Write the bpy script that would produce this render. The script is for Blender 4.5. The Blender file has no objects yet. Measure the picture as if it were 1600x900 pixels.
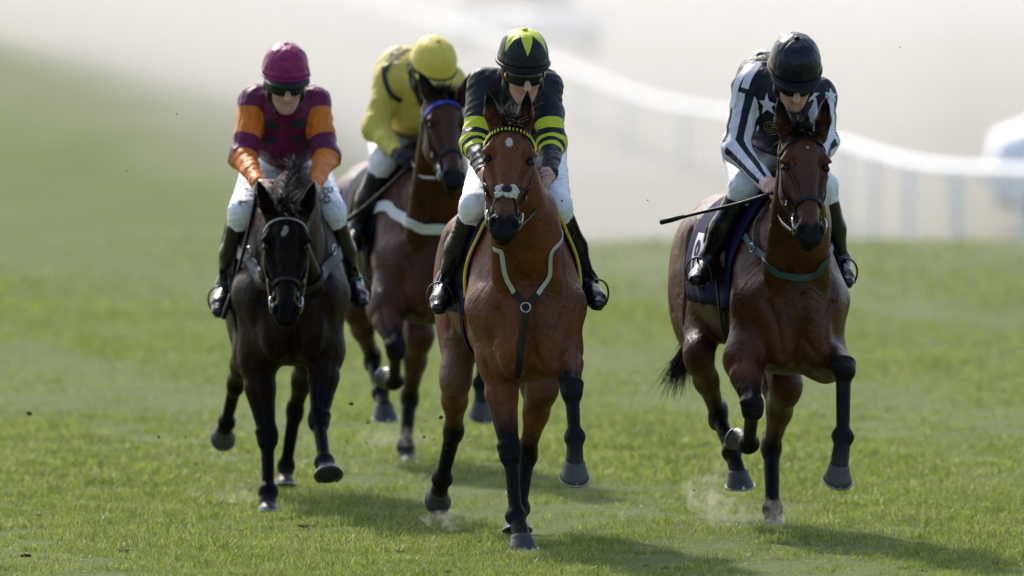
import bpy, math, random, time
import numpy as np
from mathutils import Vector
from mathutils.bvhtree import BVHTree
from math import radians, sin, cos, pi, tan
T0 = time.time()
SC = bpy.context.scene
COL = SC.collection
rng = np.random.default_rng(7)
random.seed(7)

# ------------------------------------------------------------------ camera
FPX = 17778.0                      # focal length in photo pixels (1600 wide)
CAM = np.array([0.0, -48.0, 3.04])
PITCH = math.atan(716.0 / FPX)
cam_d = bpy.data.cameras.new('camera'); cam = bpy.data.objects.new('camera', cam_d); COL.objects.link(cam)
cam.location = CAM; cam.rotation_euler = (pi / 2 - PITCH, 0, 0)
cam_d.sensor_width = 36; cam_d.lens = FPX / 1600 * 36
cam_d.clip_end = 5000; cam_d.clip_start = 1
cam_d.dof.use_dof = True; cam_d.dof.focus_distance = 48.0; cam_d.dof.aperture_fstop = 2.8
SC.camera = cam
# ------------------------------------------------------------------ world, sun, exposure
SUN_EL, SUN_AZ = radians(43), radians(-23)    # azimuth measured from +Y, negative = to the left
w = bpy.data.worlds.new('World'); SC.world = w; w.use_nodes = True
nt = w.node_tree; nt.nodes.clear()
sky = nt.nodes.new('ShaderNodeTexSky'); sky.sky_type = 'NISHITA'; sky.sun_disc = False
sky.sun_elevation = SUN_EL; sky.sun_rotation = SUN_AZ; sky.air_density = 1.0; sky.dust_density = 2.2
bg = nt.nodes.new('ShaderNodeBackground'); bg.inputs[1].default_value = 0.15
wo = nt.nodes.new('ShaderNodeOutputWorld'); nt.links.new(sky.outputs[0], bg.inputs[0]); nt.links.new(bg.outputs[0], wo.inputs[0])
sd = bpy.data.lights.new('sun', 'SUN'); so = bpy.data.objects.new('sun', sd); COL.objects.link(so)
sd.energy = 2.6; sd.angle = radians(2.0); sd.color = (1.0, 0.95, 0.87)
so.rotation_euler = (pi / 2 - SUN_EL, 0, pi - SUN_AZ); so.location = (-20, 30, 40)
SC.view_settings.view_transform = 'Standard'; SC.view_settings.look = 'None'
SC.view_settings.exposure = 0.84; SC.view_settings.gamma = 1.0
SC.cycles.use_denoising = True
SC.cycles.max_bounces = 6; SC.cycles.volume_bounces = 1; SC.cycles.transparent_max_bounces = 8

# ------------------------------------------------------------------ small helpers
V = lambda *a: np.array(a, float)
def nrm(v): v = np.asarray(v, float); return v / (np.linalg.norm(v) + 1e-12)
FWD = V(0, cos(PITCH), -sin(PITCH)); UPV = V(0, sin(PITCH), cos(PITCH)); RGT = V(1, 0, 0)
def ray(px, py): return nrm(FWD * FPX + RGT * (px - 800) + UPV * (450 - py))
def tag(o, label=None, cat=None, group=None, kind=None):
    if label: o['label'] = label
    if cat: o['category'] = cat
    if group: o['group'] = group
    if kind: o['kind'] = kind
    return o
def empty(name, loc, label=None, cat=None, group=None):
    o = bpy.data.objects.new(name, None); COL.objects.link(o); o.location = loc
    o.empty_display_size = 0.1
    return tag(o, label, cat, group)
ROOTLOC = {}
def mkobj(name, verts, faces, mat, parent=None, smooth=True, attrs=None):
    """verts in WORLD coordinates; parents (empties at known places, unrotated) are subtracted."""
    verts = np.asarray(verts, float)
    off = np.zeros(3); p = parent
    while p is not None:
        off = off + np.array(p.location); p = p.parent
    if parent is None:
        c = verts.mean(0); c[2] = verts[:, 2].min(); off = c
    me = bpy.data.meshes.new(name)
    if isinstance(faces, np.ndarray):
        v = (verts - off).astype(np.float32)
        me.vertices.add(len(v)); me.vertices.foreach_set('co', v.ravel())
        nf, k = faces.shape
        me.loops.add(nf * k); me.loops.foreach_set('vertex_index', faces.astype(np.int32).ravel())
        me.polygons.add(nf); me.polygons.foreach_set('loop_start', np.arange(0, nf * k, k, dtype=np.int32))
        me.polygons.foreach_set('loop_total', np.full(nf, k, np.int32))
        me.update(calc_edges=True); me.validate()
    else:
        me.from_pydata([tuple(x) for x in (verts - off)], [], faces); me.update()
    if attrs:
        for k, a in attrs.items():
            at = me.attributes.new(k, 'FLOAT', 'POINT'); at.data.foreach_set('value', np.asarray(a, np.float32))
    if smooth: me.polygons.foreach_set('use_smooth', np.ones(len(me.polygons), bool))
    mats = mat if isinstance(mat, list) else [mat]
    for m in mats: me.materials.append(m)
    o = bpy.data.objects.new(name, me); COL.objects.link(o)
    if parent is not None: o.parent = parent
    else: o.location = off
    return o

# ------------------------------------------------------------------ materials
def newmat(name):
    m = bpy.data.materials.new(name); m.use_nodes = True
    nt = m.node_tree; b = nt.nodes['Principled BSDF']
    return m, nt, b
def N(nt, t, **kw):
    n = nt.nodes.new(t)
    for k, v in kw.items():
        if k.startswith('i_'):
            key = k[2:]; key = int(key) if key.isdigit() else key
            n.inputs[key].default_value = v
        else: setattr(n, k, v)
    return n
def mixc(nt, fac, a, b, mode='MIX'):
    n = nt.nodes.new('ShaderNodeMix'); n.data_type = 'RGBA'; n.blend_type = mode
    for i, v in ((0, fac), (6, a), (7, b)):
        if hasattr(v, 'links') or isinstance(v, bpy.types.NodeSocket): nt.links.new(v, n.inputs[i])
        elif i == 0: n.inputs[0].default_value = v
        else: n.inputs[i].default_value = (*v[:3], 1)
    return n.outputs[2]
def math_(nt, op, a, b=0.0, c=None):
    n = nt.nodes.new('ShaderNodeMath'); n.operation = op
    for i, v in enumerate((a, b) if c is None else (a, b, c)):
        if isinstance(v, bpy.types.NodeSocket): nt.links.new(v, n.inputs[i])
        else: n.inputs[i].default_value = v
    return n.outputs[0]
def noise(nt, scale, detail=3, rough=0.5, vec=None, dist=0.0):
    n = N(nt, 'ShaderNodeTexNoise'); n.inputs['Scale'].default_value = scale; n.inputs['Detail'].default_value = detail
    n.inputs['Roughness'].default_value = rough; n.inputs['Distortion'].default_value = dist
    if vec is not None: nt.links.new(vec, n.inputs['Vector'])
    return n.outputs[0]
def objvec(nt, scale=(1, 1, 1)):
    t = N(nt, 'ShaderNodeTexCoord'); mp = N(nt, 'ShaderNodeMapping'); mp.inputs['Scale'].default_value = scale
    nt.links.new(t.outputs['Object'], mp.inputs[0]); return mp.outputs[0]
def ramp(nt, f, stops, interp='LINEAR'):
    n = N(nt, 'ShaderNodeValToRGB'); n.color_ramp.interpolation = interp
    el = n.color_ramp.elements
    while len(el) < len(stops): el.new(0.5)
    for e, (p, c) in zip(el, stops):
        e.position = p; e.color = (*c, 1) if len(c) == 3 else c
    nt.links.new(f, n.inputs[0]); return n.outputs[0]
def bump(nt, h, dist, strength=1.0, prev=None):
    n = N(nt, 'ShaderNodeBump'); n.inputs['Strength'].default_value = strength; n.inputs['Distance'].default_value = dist
    nt.links.new(h, n.inputs['Height'])
    if prev is not None: nt.links.new(prev, n.inputs['Normal'])
    return n.outputs[0]
def attr(nt, name):
    n = N(nt, 'ShaderNodeAttribute'); n.attribute_name = name; return n.outputs['Fac']
MATS = {}
def simple(name, col, rough=0.5, metal=0.0, var=0.25, vscale=20, bscale=80, bdist=0.001, sheen=0.0, coat=0.0, spec=0.5):
    if name in MATS: return MATS[name]
    m, nt, b = newmat(name)
    v = objvec(nt); n1 = noise(nt, vscale, 4, 0.6, v)
    c = mixc(nt, n1, tuple(x * (1 - var) for x in col), tuple(min(1, x * (1 + var)) for x in col))
    nt.links.new(c, b.inputs['Base Color'])
    b.inputs['Roughness'].default_value = rough; b.inputs['Metallic'].default_value = metal
    b.inputs['Sheen Weight'].default_value = sheen; b.inputs['Coat Weight'].default_value = coat
    b.inputs['Specular IOR Level'].default_value = spec
    r = math_(nt, 'MULTIPLY_ADD', n1, 0.25, rough - 0.12); nt.links.new(r, b.inputs['Roughness'])
    nt.links.new(bump(nt, noise(nt, bscale, 4, 0.6, v), bdist), b.inputs['Normal'])
    MATS[name] = m; return m
def coat_mat(name, col, dark, black, rough=0.50, pale=(0.55, 0.5, 0.45), spec=0.24):
    m, nt, b = newmat(name); v = objvec(nt)
    big = noise(nt, 5.0, 3, 0.55, v)
    mid = noise(nt, 38, 4, 0.6, v)
    hair = noise(nt, 1.0, 2, 0.6, objvec(nt, (420, 420, 90)))
    c = mixc(nt, ramp(nt, big, [(0.35, (0, 0, 0)), (0.68, (1, 1, 1))]), dark, col)
    c = mixc(nt, math_(nt, 'MULTIPLY', mid, 0.35), c, tuple(x * 0.55 for x in col))
    bf = math_(nt, 'ADD', attr(nt, 'blk'), math_(nt, 'MULTIPLY_ADD', mid, 0.5, -0.25))
    bf = ramp(nt, bf, [(0.3, (0, 0, 0)), (0.72, (1, 1, 1))])
    c = mixc(nt, bf, c, black)
    dust = math_(nt, 'MULTIPLY', attr(nt, 'dust'), noise(nt, 60, 4, 0.7, v))
    c = mixc(nt, dust, c, (0.16, 0.13, 0.10))
    c = mixc(nt, ramp(nt, math_(nt, 'ADD', attr(nt, 'pale'), math_(nt, 'MULTIPLY_ADD', noise(nt, 130, 3, 0.7, v), 0.8, -0.4)), [(0.35, (0, 0, 0)), (0.65, (1, 1, 1))]), c, pale)
    streak = noise(nt, 1.0, 3, 0.6, objvec(nt, (95, 95, 20)))
    c = mixc(nt, math_(nt, 'MULTIPLY', ramp(nt, streak, [(0.35, (0, 0, 0)), (0.7, (1, 1, 1))]), 0.30), c, mixc(nt, 0.6, c, (0, 0, 0)))
    c = mixc(nt, math_(nt, 'MULTIPLY', hair, 0.45), c, mixc(nt, 0.5, c, (0, 0, 0)))
    wet = ramp(nt, noise(nt, 3.2, 4, 0.6, v, 0.5), [(0.50, (0, 0, 0)), (0.62, (1, 1, 1))])
    c = mixc(nt, math_(nt, 'MULTIPLY', wet, 0.38), c, (0.004, 0.002, 0.001))
    mud = ramp(nt, noise(nt, 170, 2, 0.5, v), [(0.735, (0, 0, 0)), (0.755, (1, 1, 1))])
    c = mixc(nt, math_(nt, 'MULTIPLY', mud, 0.75), c, (0.13, 0.10, 0.07))
    nt.links.new(c, b.inputs['Base Color'])
    r = math_(nt, 'SUBTRACT', math_(nt, 'MULTIPLY_ADD', big, 0.22, rough - 0.08), math_(nt, 'MULTIPLY', wet, 0.14)); nt.links.new(r, b.inputs['Roughness'])
    nt.links.new(math_(nt, 'MAXIMUM', math_(nt, 'MULTIPLY_ADD', bf, -0.13, spec), 0.07), b.inputs['Specular IOR Level'])
    nb = bump(nt, hair, 0.0012, 0.6)
    nb = bump(nt, noise(nt, 20, 5, 0.62, v, 0.8), 0.011, 0.7, nb)
    nb = bump(nt, noise(nt, 7, 2, 0.5, v, 0.9), 0.018, 0.5, nb)
    vn = noise(nt, 6.5, 1.5, 0.4, objvec(nt, (1, 1, 0.6)), 0.7)
    vein = ramp(nt, math_(nt, 'ABSOLUTE', math_(nt, 'SUBTRACT', vn, 0.5)), [(0.0, (1, 1, 1)), (0.028, (0, 0, 0))])
    nb = bump(nt, vein, 0.003, 0.55, nb)
    nt.links.new(nb, b.inputs['Normal'])
    return m
def cloth_mat(name, cols, rough=0.5, fold=1.0, satin=0.08, spec=0.28, pnames=('pa', 'pb', 'pc')):
    """cols[0] base; cols[k] where attribute pk > 0"""
    m, nt, b = newmat(name); v = objvec(nt)
    c = None
    base = cols[0]
    for i, cc in enumerate(cols[1:]):
        f = math_(nt, 'GREATER_THAN', attr(nt, pnames[i]), 0.0)
        base = mixc(nt, f, base, cc)
    var = noise(nt, 9, 4, 0.6, v)
    if len(cols) == 1: base = mixc(nt, var, tuple(x * 0.82 for x in base), tuple(min(1, x * 1.1) for x in base))
    else: base = mixc(nt, math_(nt, 'MULTIPLY', var, 0.3), base, (0, 0, 0))
    sp_ = ramp(nt, noise(nt, 210, 2, 0.5, v), [(0.725, (0, 0, 0)), (0.745, (1, 1, 1))])
    base = mixc(nt, math_(nt, 'MULTIPLY', sp_, 0.8), base, (0.10, 0.075, 0.05))
    nt.links.new(base, b.inputs['Base Color'])
    b.inputs['Roughness'].default_value = rough; b.inputs['Specular IOR Level'].default_value = spec; b.inputs['Sheen Weight'].default_value = satin
    b.inputs['Sheen Roughness'].default_value = 0.35
    weave = noise(nt, 900, 1, 0.5, v)
    nb = bump(nt, weave, 0.0004, 0.5)
    nb = bump(nt, noise(nt, 28, 3, 0.55, objvec(nt, (1, 1, 0.45)), 1.2), 0.0035 * fold, 0.6, nb)
    nb = bump(nt, noise(nt, 10, 2, 0.5, objvec(nt, (0.9, 1, 0.5)), 1.8), 0.016 * fold, 0.6, nb)
    nt.links.new(nb, b.inputs['Normal'])
    return m
leather = simple('black leather', (0.005, 0.005, 0.006), 0.5, bscale=120, bdist=0.0012, spec=0.25)
flapm = simple('dark saddle flap', (0.009, 0.008, 0.010), 0.7, bscale=60, bdist=0.002, spec=0.10)
strapm = simple('dark strap leather', (0.007, 0.006, 0.006), 0.5, bscale=150, bdist=0.0008, spec=0.3)
ironm = simple('dull stirrup iron', (0.10, 0.10, 0.11), 0.4, 1.0, 0.2)
steel = simple('steel', (0.55, 0.55, 0.56), 0.28, 1.0, 0.1)
shoem = simple('worn horseshoe metal', (0.30, 0.30, 0.30), 0.35, 1.0, 0.3)
hoofm = simple('hoof horn', (0.042, 0.038, 0.036), 0.48, var=0.45, vscale=45, bscale=60, bdist=0.002)
hairm = simple('black mane hair', (0.012, 0.009, 0.008), 0.62, var=0.5, vscale=60, spec=0.12)
eyem = simple('dark horse eye', (0.006, 0.004, 0.003), 0.25, var=0.1, spec=0.25)
navy = simple('navy cloth', (0.010, 0.012, 0.050), 0.8, bscale=30, bdist=0.004, spec=0.12)
glassm = simple('dark goggle lens', (0.006, 0.006, 0.008), 0.15, var=0.1, coat=0.0, spec=0.3)
whitepl = simple('white plastic rail', (0.86, 0.86, 0.86), 0.4, var=0.05)

# ------------------------------------------------------------------ implicit-surface modeller
def smin(a, b, k):
    h = np.maximum(k - np.abs(a - b), 0) / k
    return np.minimum(a, b) - h * h * k * 0.25
class Vol:
    def __init__(s): s.ops = []
    def _add(s, f, lo, hi, k, neg, at, tag_):
        s.ops.append(dict(f=f, lo=np.array(lo, np.float32), hi=np.array(hi, np.float32), k=k, neg=neg, at=at or {}, tag=tag_)); return s
    def cap(s, a, b, ra, rb, k=0.03, side=None, asp=1.0, at=None, neg=False, tag_=''):
        a = np.asarray(a, np.float32); b = np.asarray(b, np.float32)
        ab = b - a; L2 = float(ab @ ab) + 1e-12
        a0, a1 = asp if isinstance(asp, tuple) else (asp, asp)
        if side is not None:
            sd_ = np.asarray(side, np.float32); sd_ = sd_ - ab * float(sd_ @ ab) / L2; sd_ = sd_ / np.linalg.norm(sd_)
            up_ = np.cross(sd_, ab / math.sqrt(L2))
        def f(P, full=False):
            d = P - a; t = np.clip((d @ ab) / L2, 0, 1)
            d = d - t[..., None] * ab; r = ra + (rb - ra) * t
            if side is None:
                dist = np.sqrt((d * d).sum(-1)) - r; ds = None
            else:
                ds = d @ sd_; q = np.maximum((d * d).sum(-1) - ds * ds, 0); rs = r * (a0 + (a1 - a0) * t)
                q0 = np.sqrt(ds * ds / rs ** 2 + q / r ** 2); q1 = np.sqrt(ds * ds / rs ** 4 + q / r ** 4) + 1e-9
                dist = np.where(q0 < 1e-4, -np.minimum(r, rs), q0 * (q0 - 1) / q1)
            if full:
                return dist, t, (np.arctan2(ds, d @ up_) if side is not None else np.zeros_like(t))
            return dist
        m = max(ra, rb) * max(1, a0, a1)
        return s._add(f, np.minimum(a, b) - m, np.maximum(a, b) + m, k, neg, at, tag_)
    def groove(s, pts, r_, k, tag_='groove'):
        pts = np.asarray(pts, np.float32)
        def f(P, full=False):
            best = None
            for a, b in zip(pts[:-1], pts[1:]):
                ab = b - a; d = P - a; t = np.clip((d @ ab) / (float(ab @ ab) + 1e-12), 0, 1); d = d - t[..., None] * ab
                q = np.sqrt((d * d).sum(-1)); best = q if best is None else np.minimum(best, q)
            d = best - r_
            return (d, d * 0, d * 0) if full else d
        return s._add(f, pts.min(0) - r_, pts.max(0) + r_, k, True, None, tag_)
    def ell(s, c, r, R=None, k=0.03, at=None, neg=False, tag_=''):
        c = np.asarray(c, np.float32); r = np.asarray(r, np.float32)
        Rm = np.eye(3, dtype=np.float32) if R is None else np.asarray(R, np.float32)   # rows = axes
        def f(P, full=False):
            q = (P - c) @ Rm.T
            k0 = np.sqrt(((q / r) ** 2).sum(-1)); k1 = np.sqrt(((q / r ** 2) ** 2).sum(-1)) + 1e-9
            dist = np.where(k0 < 1e-4, -r.min(), k0 * (k0 - 1) / k1)
            if full: return dist, np.zeros(P.shape[:-1], np.float32), np.zeros(P.shape[:-1], np.float32)
            return dist
        m = float(r.max())
        return s._add(f, c - m, c + m, k, neg, at, tag_)
    def sub(s, tags):
        o = Vol(); o.ops = [x for x in s.ops if x['tag'] in tags]; return o
    def ev(s, P, ext=0.15):
        P = np.asarray(P, np.float32); D = np.full(len(P), 1.0, np.float32)
        for o in s.ops:
            m = ((P > o['lo'] - ext) & (P < o['hi'] + ext)).all(-1)
            i = np.nonzero(m)[0]
            if not len(i): continue
            d = o['f'](P[i])
            if o['neg']: D[i] = -smin(-D[i], d, o['k'])
            else: D[i] = smin(D[i], d, o['k'])
        return D
    def grad(s, P, e=0.004):
        P = np.asarray(P, np.float32); g = np.zeros_like(P)
        for i in range(3):
            q = np.zeros(3, np.float32); q[i] = e
            g[:, i] = s.ev(P + q) - s.ev(P - q)
        return g / (np.linalg.norm(g, axis=1, keepdims=True) + 1e-9)
    def snap(s, P, off=0.0, it=8):
        P = np.array(P, np.float32).reshape(-1, 3)
        for _ in range(it):
            d = s.ev(P) - off; g = s.grad(P)
            P = P - (np.clip(d, -0.06, 0.06) * 0.9)[:, None] * g
        return P, s.grad(P, 0.008)
    def hit(s, pts, off=0.0, near=42.0, far=62.0):
        """first surface point along the line of sight through photo pixels"""
        R_ = np.array([ray(*p) for p in pts]); t = np.full(len(pts), near); best = np.full(len(pts), 9.0); bt = t.copy()
        alive = np.ones(len(pts), bool)
        for _ in range(1400):
            P = CAM + R_ * t[:, None]; d = s.ev(P, 0.08) - off
            b_ = (d < best) & alive; best[b_] = d[b_]; bt[b_] = t[b_]
            alive &= d > 0.001
            if not alive.any() or (t[alive] > far).all(): break
            t = np.where(alive, t + np.clip(d * 0.7, 0.001, 0.06), t)
        return CAM + R_ * bt[:, None]
    def mesh(s, h=0.006, names=(), sharp=0.006, proj=True):
        ops = [o for o in s.ops if not o['neg']]
        lo = np.min([o['lo'] for o in ops], 0) - 3 * h; hi = np.max([o['hi'] for o in ops], 0) + 3 * h
        B = 4; nb = np.ceil((hi - lo) / (B * h)).astype(int) + 1
        ii = np.stack(np.meshgrid(*[np.arange(n) for n in nb], indexing='ij'), -1).reshape(-1, 3)
        cen = lo + (ii + 0.5) * B * h - 0.5 * h
        Dc = np.full(len(cen), 1.0, np.float32); ext = B * h * 2.2
        for o in s.ops:
            i = np.nonzero(((cen > o['lo'] - ext) & (cen < o['hi'] + ext)).all(-1))[0]
            if not len(i): continue
            d = o['f'](cen[i].astype(np.float32))
            Dc[i] = -smin(-Dc[i], d, o['k']) if o['neg'] else smin(Dc[i], d, o['k'])
        act = np.abs(Dc) < B * h * 1.35
        ia = ii[act]
        loc = np.stack(np.meshgrid(*[np.arange(B)] * 3, indexing='ij'), -1).reshape(-1, 3)
        P = (lo + (ia[:, None, :] * B + loc[None]) * h).astype(np.float32)     # nblk,64,3
        ca = cen[act]; D = np.full(P.shape[:2], 1.0, np.float32); ext = B * h + 0.02
        for o in s.ops:
            e = ext + o['k']
            i = np.nonzero(((ca > o['lo'] - e) & (ca < o['hi'] + e)).all(-1))[0]
            if not len(i): continue
            d = o['f'](P[i])
            D[i] = -smin(-D[i], d, o['k']) if o['neg'] else smin(D[i], d, o['k'])
        n = nb * B
        G = np.repeat(np.repeat(np.repeat(np.where(Dc.reshape(nb) > 0, 1, -1).astype(np.float32), B, 0), B, 1), B, 2)
        gi = ia[:, None, :] * B + loc[None]
        G[gi[..., 0], gi[..., 1], gi[..., 2]] = D
        S = G < 0
        c8 = [(a, b, c) for a in (0, 1) for b in (0, 1) for c in (0, 1)]
        cnt = np.zeros(n - 1, np.int8)
        for a, b, c in c8: cnt += S[a:n[0] - 1 + a, b:n[1] - 1 + b, c:n[2] - 1 + c]
        A = np.argwhere((cnt > 0) & (cnt < 8))
        acc = np.zeros((len(A), 3)); num = np.zeros(len(A))
        val = {q: G[A[:, 0] + q[0], A[:, 1] + q[1], A[:, 2] + q[2]] for q in c8}
        for q in c8:
            for ax in range(3):
                if q[ax]: continue
                q2 = list(q); q2[ax] = 1; q2 = tuple(q2)
                v0, v1 = val[q], val[q2]; cr = (v0 < 0) != (v1 < 0)
                t = np.where(cr, v0 / np.where(cr, v0 - v1, 1), 0)
                p = np.zeros((len(A), 3)) + np.array(q); p[:, ax] += t
                acc[cr] += p[cr]; num[cr] += 1
        verts = lo + (A + acc / num[:, None]) * h
        idx = np.full(n - 1, -1, np.int32); idx[A[:, 0], A[:, 1], A[:, 2]] = np.arange(len(A))
        F = []
        for ax in range(3):
            s0 = [slice(1, n[0] - 1), slice(1, n[1] - 1), slice(1, n[2] - 1)]; s1 = list(s0); s1[ax] = slice(2, n[ax])
            a0 = S[tuple(s0)]; a1 = S[tuple(s1)]
            E = np.argwhere(a0 != a1) + 1
            if not len(E): continue
            flip = S[E[:, 0], E[:, 1], E[:, 2]]
            u, v_ = (ax + 1) % 3, (ax + 2) % 3
            def cc(du, dv):
                Q = E.copy(); Q[:, u] -= du; Q[:, v_] -= dv; return idx[Q[:, 0], Q[:, 1], Q[:, 2]]
            q = np.stack([cc(1, 1), cc(0, 1), cc(0, 0), cc(1, 0)], 1)
            q[~flip] = q[~flip][:, ::-1]
            F.append(q)
        F = np.concatenate(F); F = F[(F >= 0).all(1)]
        if proj:
            for _ in range(1):
                d = s.ev(verts, 0.05); g = s.grad(verts, h * 0.6); verts = verts - (np.clip(d, -h, h) * 0.9)[:, None] * g
        at = {}
        if names:
            W = np.zeros(len(verts)); acc = {k: np.zeros(len(verts)) for k in names}; best = np.full(len(verts), 9.0)
            vf = verts.astype(np.float32)
            ang = np.zeros(len(verts))
            for o in ops:
                i = np.nonzero(((vf > o['lo'] - 0.05) & (vf < o['hi'] + 0.05)).all(-1))[0]
                if not len(i): continue
                d, t, an = o['f'](vf[i], True)
                wgt = np.exp(-np.clip(d, -0.03, 1) / sharp); W[i] += wgt
                for k in names:
                    if k in o['at']:
                        a = o['at'][k]; a0, a1 = a if isinstance(a, tuple) else (a, a)
                        acc[k][i] += wgt * (a0 + (a1 - a0) * t)
                bb = (d < best[i]) & ('t' in o['at']); best[i[bb]] = d[bb]; ang[i[bb]] = an[bb]
            for k in names: at[k] = acc[k] / np.maximum(W, 1e-9)
            at['ang'] = ang
        return verts, F, at
    def build(s, name, mat, parent, h=0.006, names=(), sharp=0.006, post=None, drop=()):
        v, f, at = s.mesh(h, names, sharp)
        if post: v, at = post(v, at)
        at = {k: a for k, a in at.items() if k not in drop}
        return mkobj(name, v, f, mat, parent, True, at)

# ------------------------------------------------------------------ curve based parts
def crom(P, n, closed=False):
    P = np.asarray(P, float)
    if closed: Q = np.vstack([P[-1], P, P[0], P[1]]); seg = len(P)
    else: Q = np.vstack([2 * P[0] - P[1], P, 2 * P[-1] - P[-2]]); seg = len(P) - 1
    ts = np.linspace(0, seg, n, endpoint=not closed); out = []
    for t in ts:
        i = min(int(t), seg - 1); u = t - i; a, b, c, d = Q[i:i + 4]
        out.append(0.5 * ((2 * b) + (c - a) * u + (2 * a - 5 * b + 4 * c - d) * u * u + (3 * b - a - 3 * c + d) * u ** 3))
    return np.array(out)
def sweep(P, Nn, width, thick, closed=False, round_=8):
    """band with rounded cross-section; Nn = outward normals, width along T x N"""
    n = len(P); Tn = np.gradient(P, axis=0) if not closed else (np.roll(P, -1, 0) - np.roll(P, 1, 0))
    Tn /= np.linalg.norm(Tn, axis=1, keepdims=True) + 1e-9
    B = np.cross(Tn, Nn); B /= np.linalg.norm(B, axis=1, keepdims=True) + 1e-9
    Nn = np.cross(B, Tn)
    width = np.broadcast_to(width, n); thick = np.broadcast_to(thick, n)
    round_ = 8; cx = np.array([1, 0.88, -0.88, -1, -1, -0.88, 0.88, 1.0]); cy = np.array([0.4, 1, 1, 0.4, -0.4, -1, -1, -0.4])
    vs = P[:, None] + B[:, None] * (cx[None, :, None] * width[:, None, None] / 2) + Nn[:, None] * (cy[None, :, None] * thick[:, None, None] / 2)
    vs = vs.reshape(-1, 3); F = []
    for i in range(n if closed else n - 1):
        j = (i + 1) % n
        for k in range(round_):
            l = (k + 1) % round_
            F.append((i * round_ + k, i * round_ + l, j * round_ + l, j * round_ + k))
    if not closed:
        F.append(tuple(range(round_))[::-1]); F.append(tuple((n - 1) * round_ + k for k in range(round_)))
    return vs, F
def strap(name, pts, vol, off, width, thick, mat, parent, n=60, closed=False, label=None):
    P = crom(pts, n, closed)
    if vol is not None:
        P, Nn = vol.snap(P, off)
        P = P.astype(float)
        for _ in range(2):
            if closed: P = (np.roll(P, 1, 0) + 2 * P + np.roll(P, -1, 0)) / 4
            else: P[1:-1] = (P[:-2] + 2 * P[1:-1] + P[2:]) / 4
        Nn = Nn.astype(float)
        for _ in range(3):
            Nn[1:-1] = (Nn[:-2] + Nn[1:-1] + Nn[2:]) / 3
        Nn /= np.linalg.norm(Nn, axis=1, keepdims=True) + 1e-9
    else:
        T_ = np.gradient(P, axis=0); Nn = np.cross(T_, V(0.13, 0.2, 0.97)); Nn /= np.linalg.norm(Nn, axis=1, keepdims=True) + 1e-9
    vs, F = sweep(P, Nn, width, thick, closed)
    o = mkobj(name, vs, F, mat, parent, smooth=False)
    if label: o['label'] = label
    return o
def tubegeo(P, r, k=8):
    P = np.asarray(P, float); T_ = np.gradient(P, axis=0)
    T_ /= np.linalg.norm(T_, axis=1, keepdims=True) + 1e-9
    ref = V(0.31, 0.17, 0.93) if abs(T_[0] @ V(0.31, 0.17, 0.93)) < 0.95 else V(1, 0, 0)
    A = np.cross(T_, ref); A /= np.linalg.norm(A, axis=1, keepdims=True) + 1e-9; B = np.cross(T_, A)
    a = np.arange(k) * 2 * pi / k; r = np.broadcast_to(r, len(P))
    vs = (P[:, None] + (A[:, None] * np.cos(a)[None, :, None] + B[:, None] * np.sin(a)[None, :, None]) * r[:, None, None]).reshape(-1, 3)
    F = [(i * k + j, i * k + (j + 1) % k, (i + 1) * k + (j + 1) % k, (i + 1) * k + j) for i in range(len(P) - 1) for j in range(k)]
    F.append(tuple(range(k))[::-1]); F.append(tuple((len(P) - 1) * k + j for j in range(k)))
    return vs, F
def tube(name, pts, r, mat, parent, n=40, k=8, smooth_path=True):
    P = crom(pts, n) if smooth_path else np.asarray(pts, float)
    vs, F = tubegeo(P, r, k); return mkobj(name, vs, F, mat, parent)
def ring(name, c, a, b, R_, r, mat, parent, n=28, k=8, ax=1.0):
    c = np.asarray(c, float); a = nrm(a); b = nrm(b)
    t = np.arange(n + 1) * 2 * pi / n
    P = c + (a * np.cos(t)[:, None] + b * np.sin(t)[:, None] * ax) * R_
    vs, F = tubegeo(P, r, k); return mkobj(name, vs, F[:-2], mat, parent)
def join(parts):
    vs = []; fs = []; o = 0
    for v, f in parts:
        vs.append(np.asarray(v)); fs += [tuple(int(i) + o for i in q) for q in f]; o += len(v)
    return np.vstack(vs), fs
def strands(name, roots, dirs, length, mat, parent, bend, width=0.0022, seg=6, jit=0.25, seed=1, gravity=0.0):
    """thin hair ribbons; roots/dirs (n,3), bend = array (n,3) added quadratically"""
    r = np.random.default_rng(seed); n = len(roots)
    L = length * r.uniform(0.55, 1.1, n); d = dirs + r.normal(0, jit, (n, 3)); d /= np.linalg.norm(d, axis=1, keepdims=True)
    t = np.linspace(0, 1, seg)
    cl = r.normal(0, 1, (n, 3)) * 0.12
    P = roots[:, None] + d[:, None] * (L[:, None, None] * t[None, :, None]) + (bend + cl)[:, None] * (L[:, None, None] * (t ** 2)[None, :, None])
    sdv = r.normal(0, 1, (n, 3)); sdv = np.cross(sdv, d); sdv /= np.linalg.norm(sdv, axis=1, keepdims=True) + 1e-9
    wv = width * (1 - 0.85 * t)
    A = P + sdv[:, None] * wv[None, :, None]; B = P - sdv[:, None] * wv[None, :, None]
    vs = np.stack([A, B], 2).reshape(-1, 3)
    b = (np.arange(n) * seg * 2)[:, None] + (np.arange(seg - 1) * 2)[None]
    F = np.stack([b, b + 1, b + 3, b + 2], -1).reshape(-1, 4)
    return mkobj(name, vs, F, mat, parent)
def fold(P, sc, seed, amp):
    r = np.random.default_rng(seed); out = np.zeros(len(P))
    for i in range(6):
        k = r.normal(0, 1, 3) * sc * (1 + 0.35 * i); k2 = r.normal(0, 1, 3) * sc * 0.5
        out += (1 - np.abs(np.sin(P @ k + 1.6 * np.sin(P @ k2 + i)))) * (0.9 ** i)
    return amp * (out / 6 - 0.36) * 2
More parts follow.
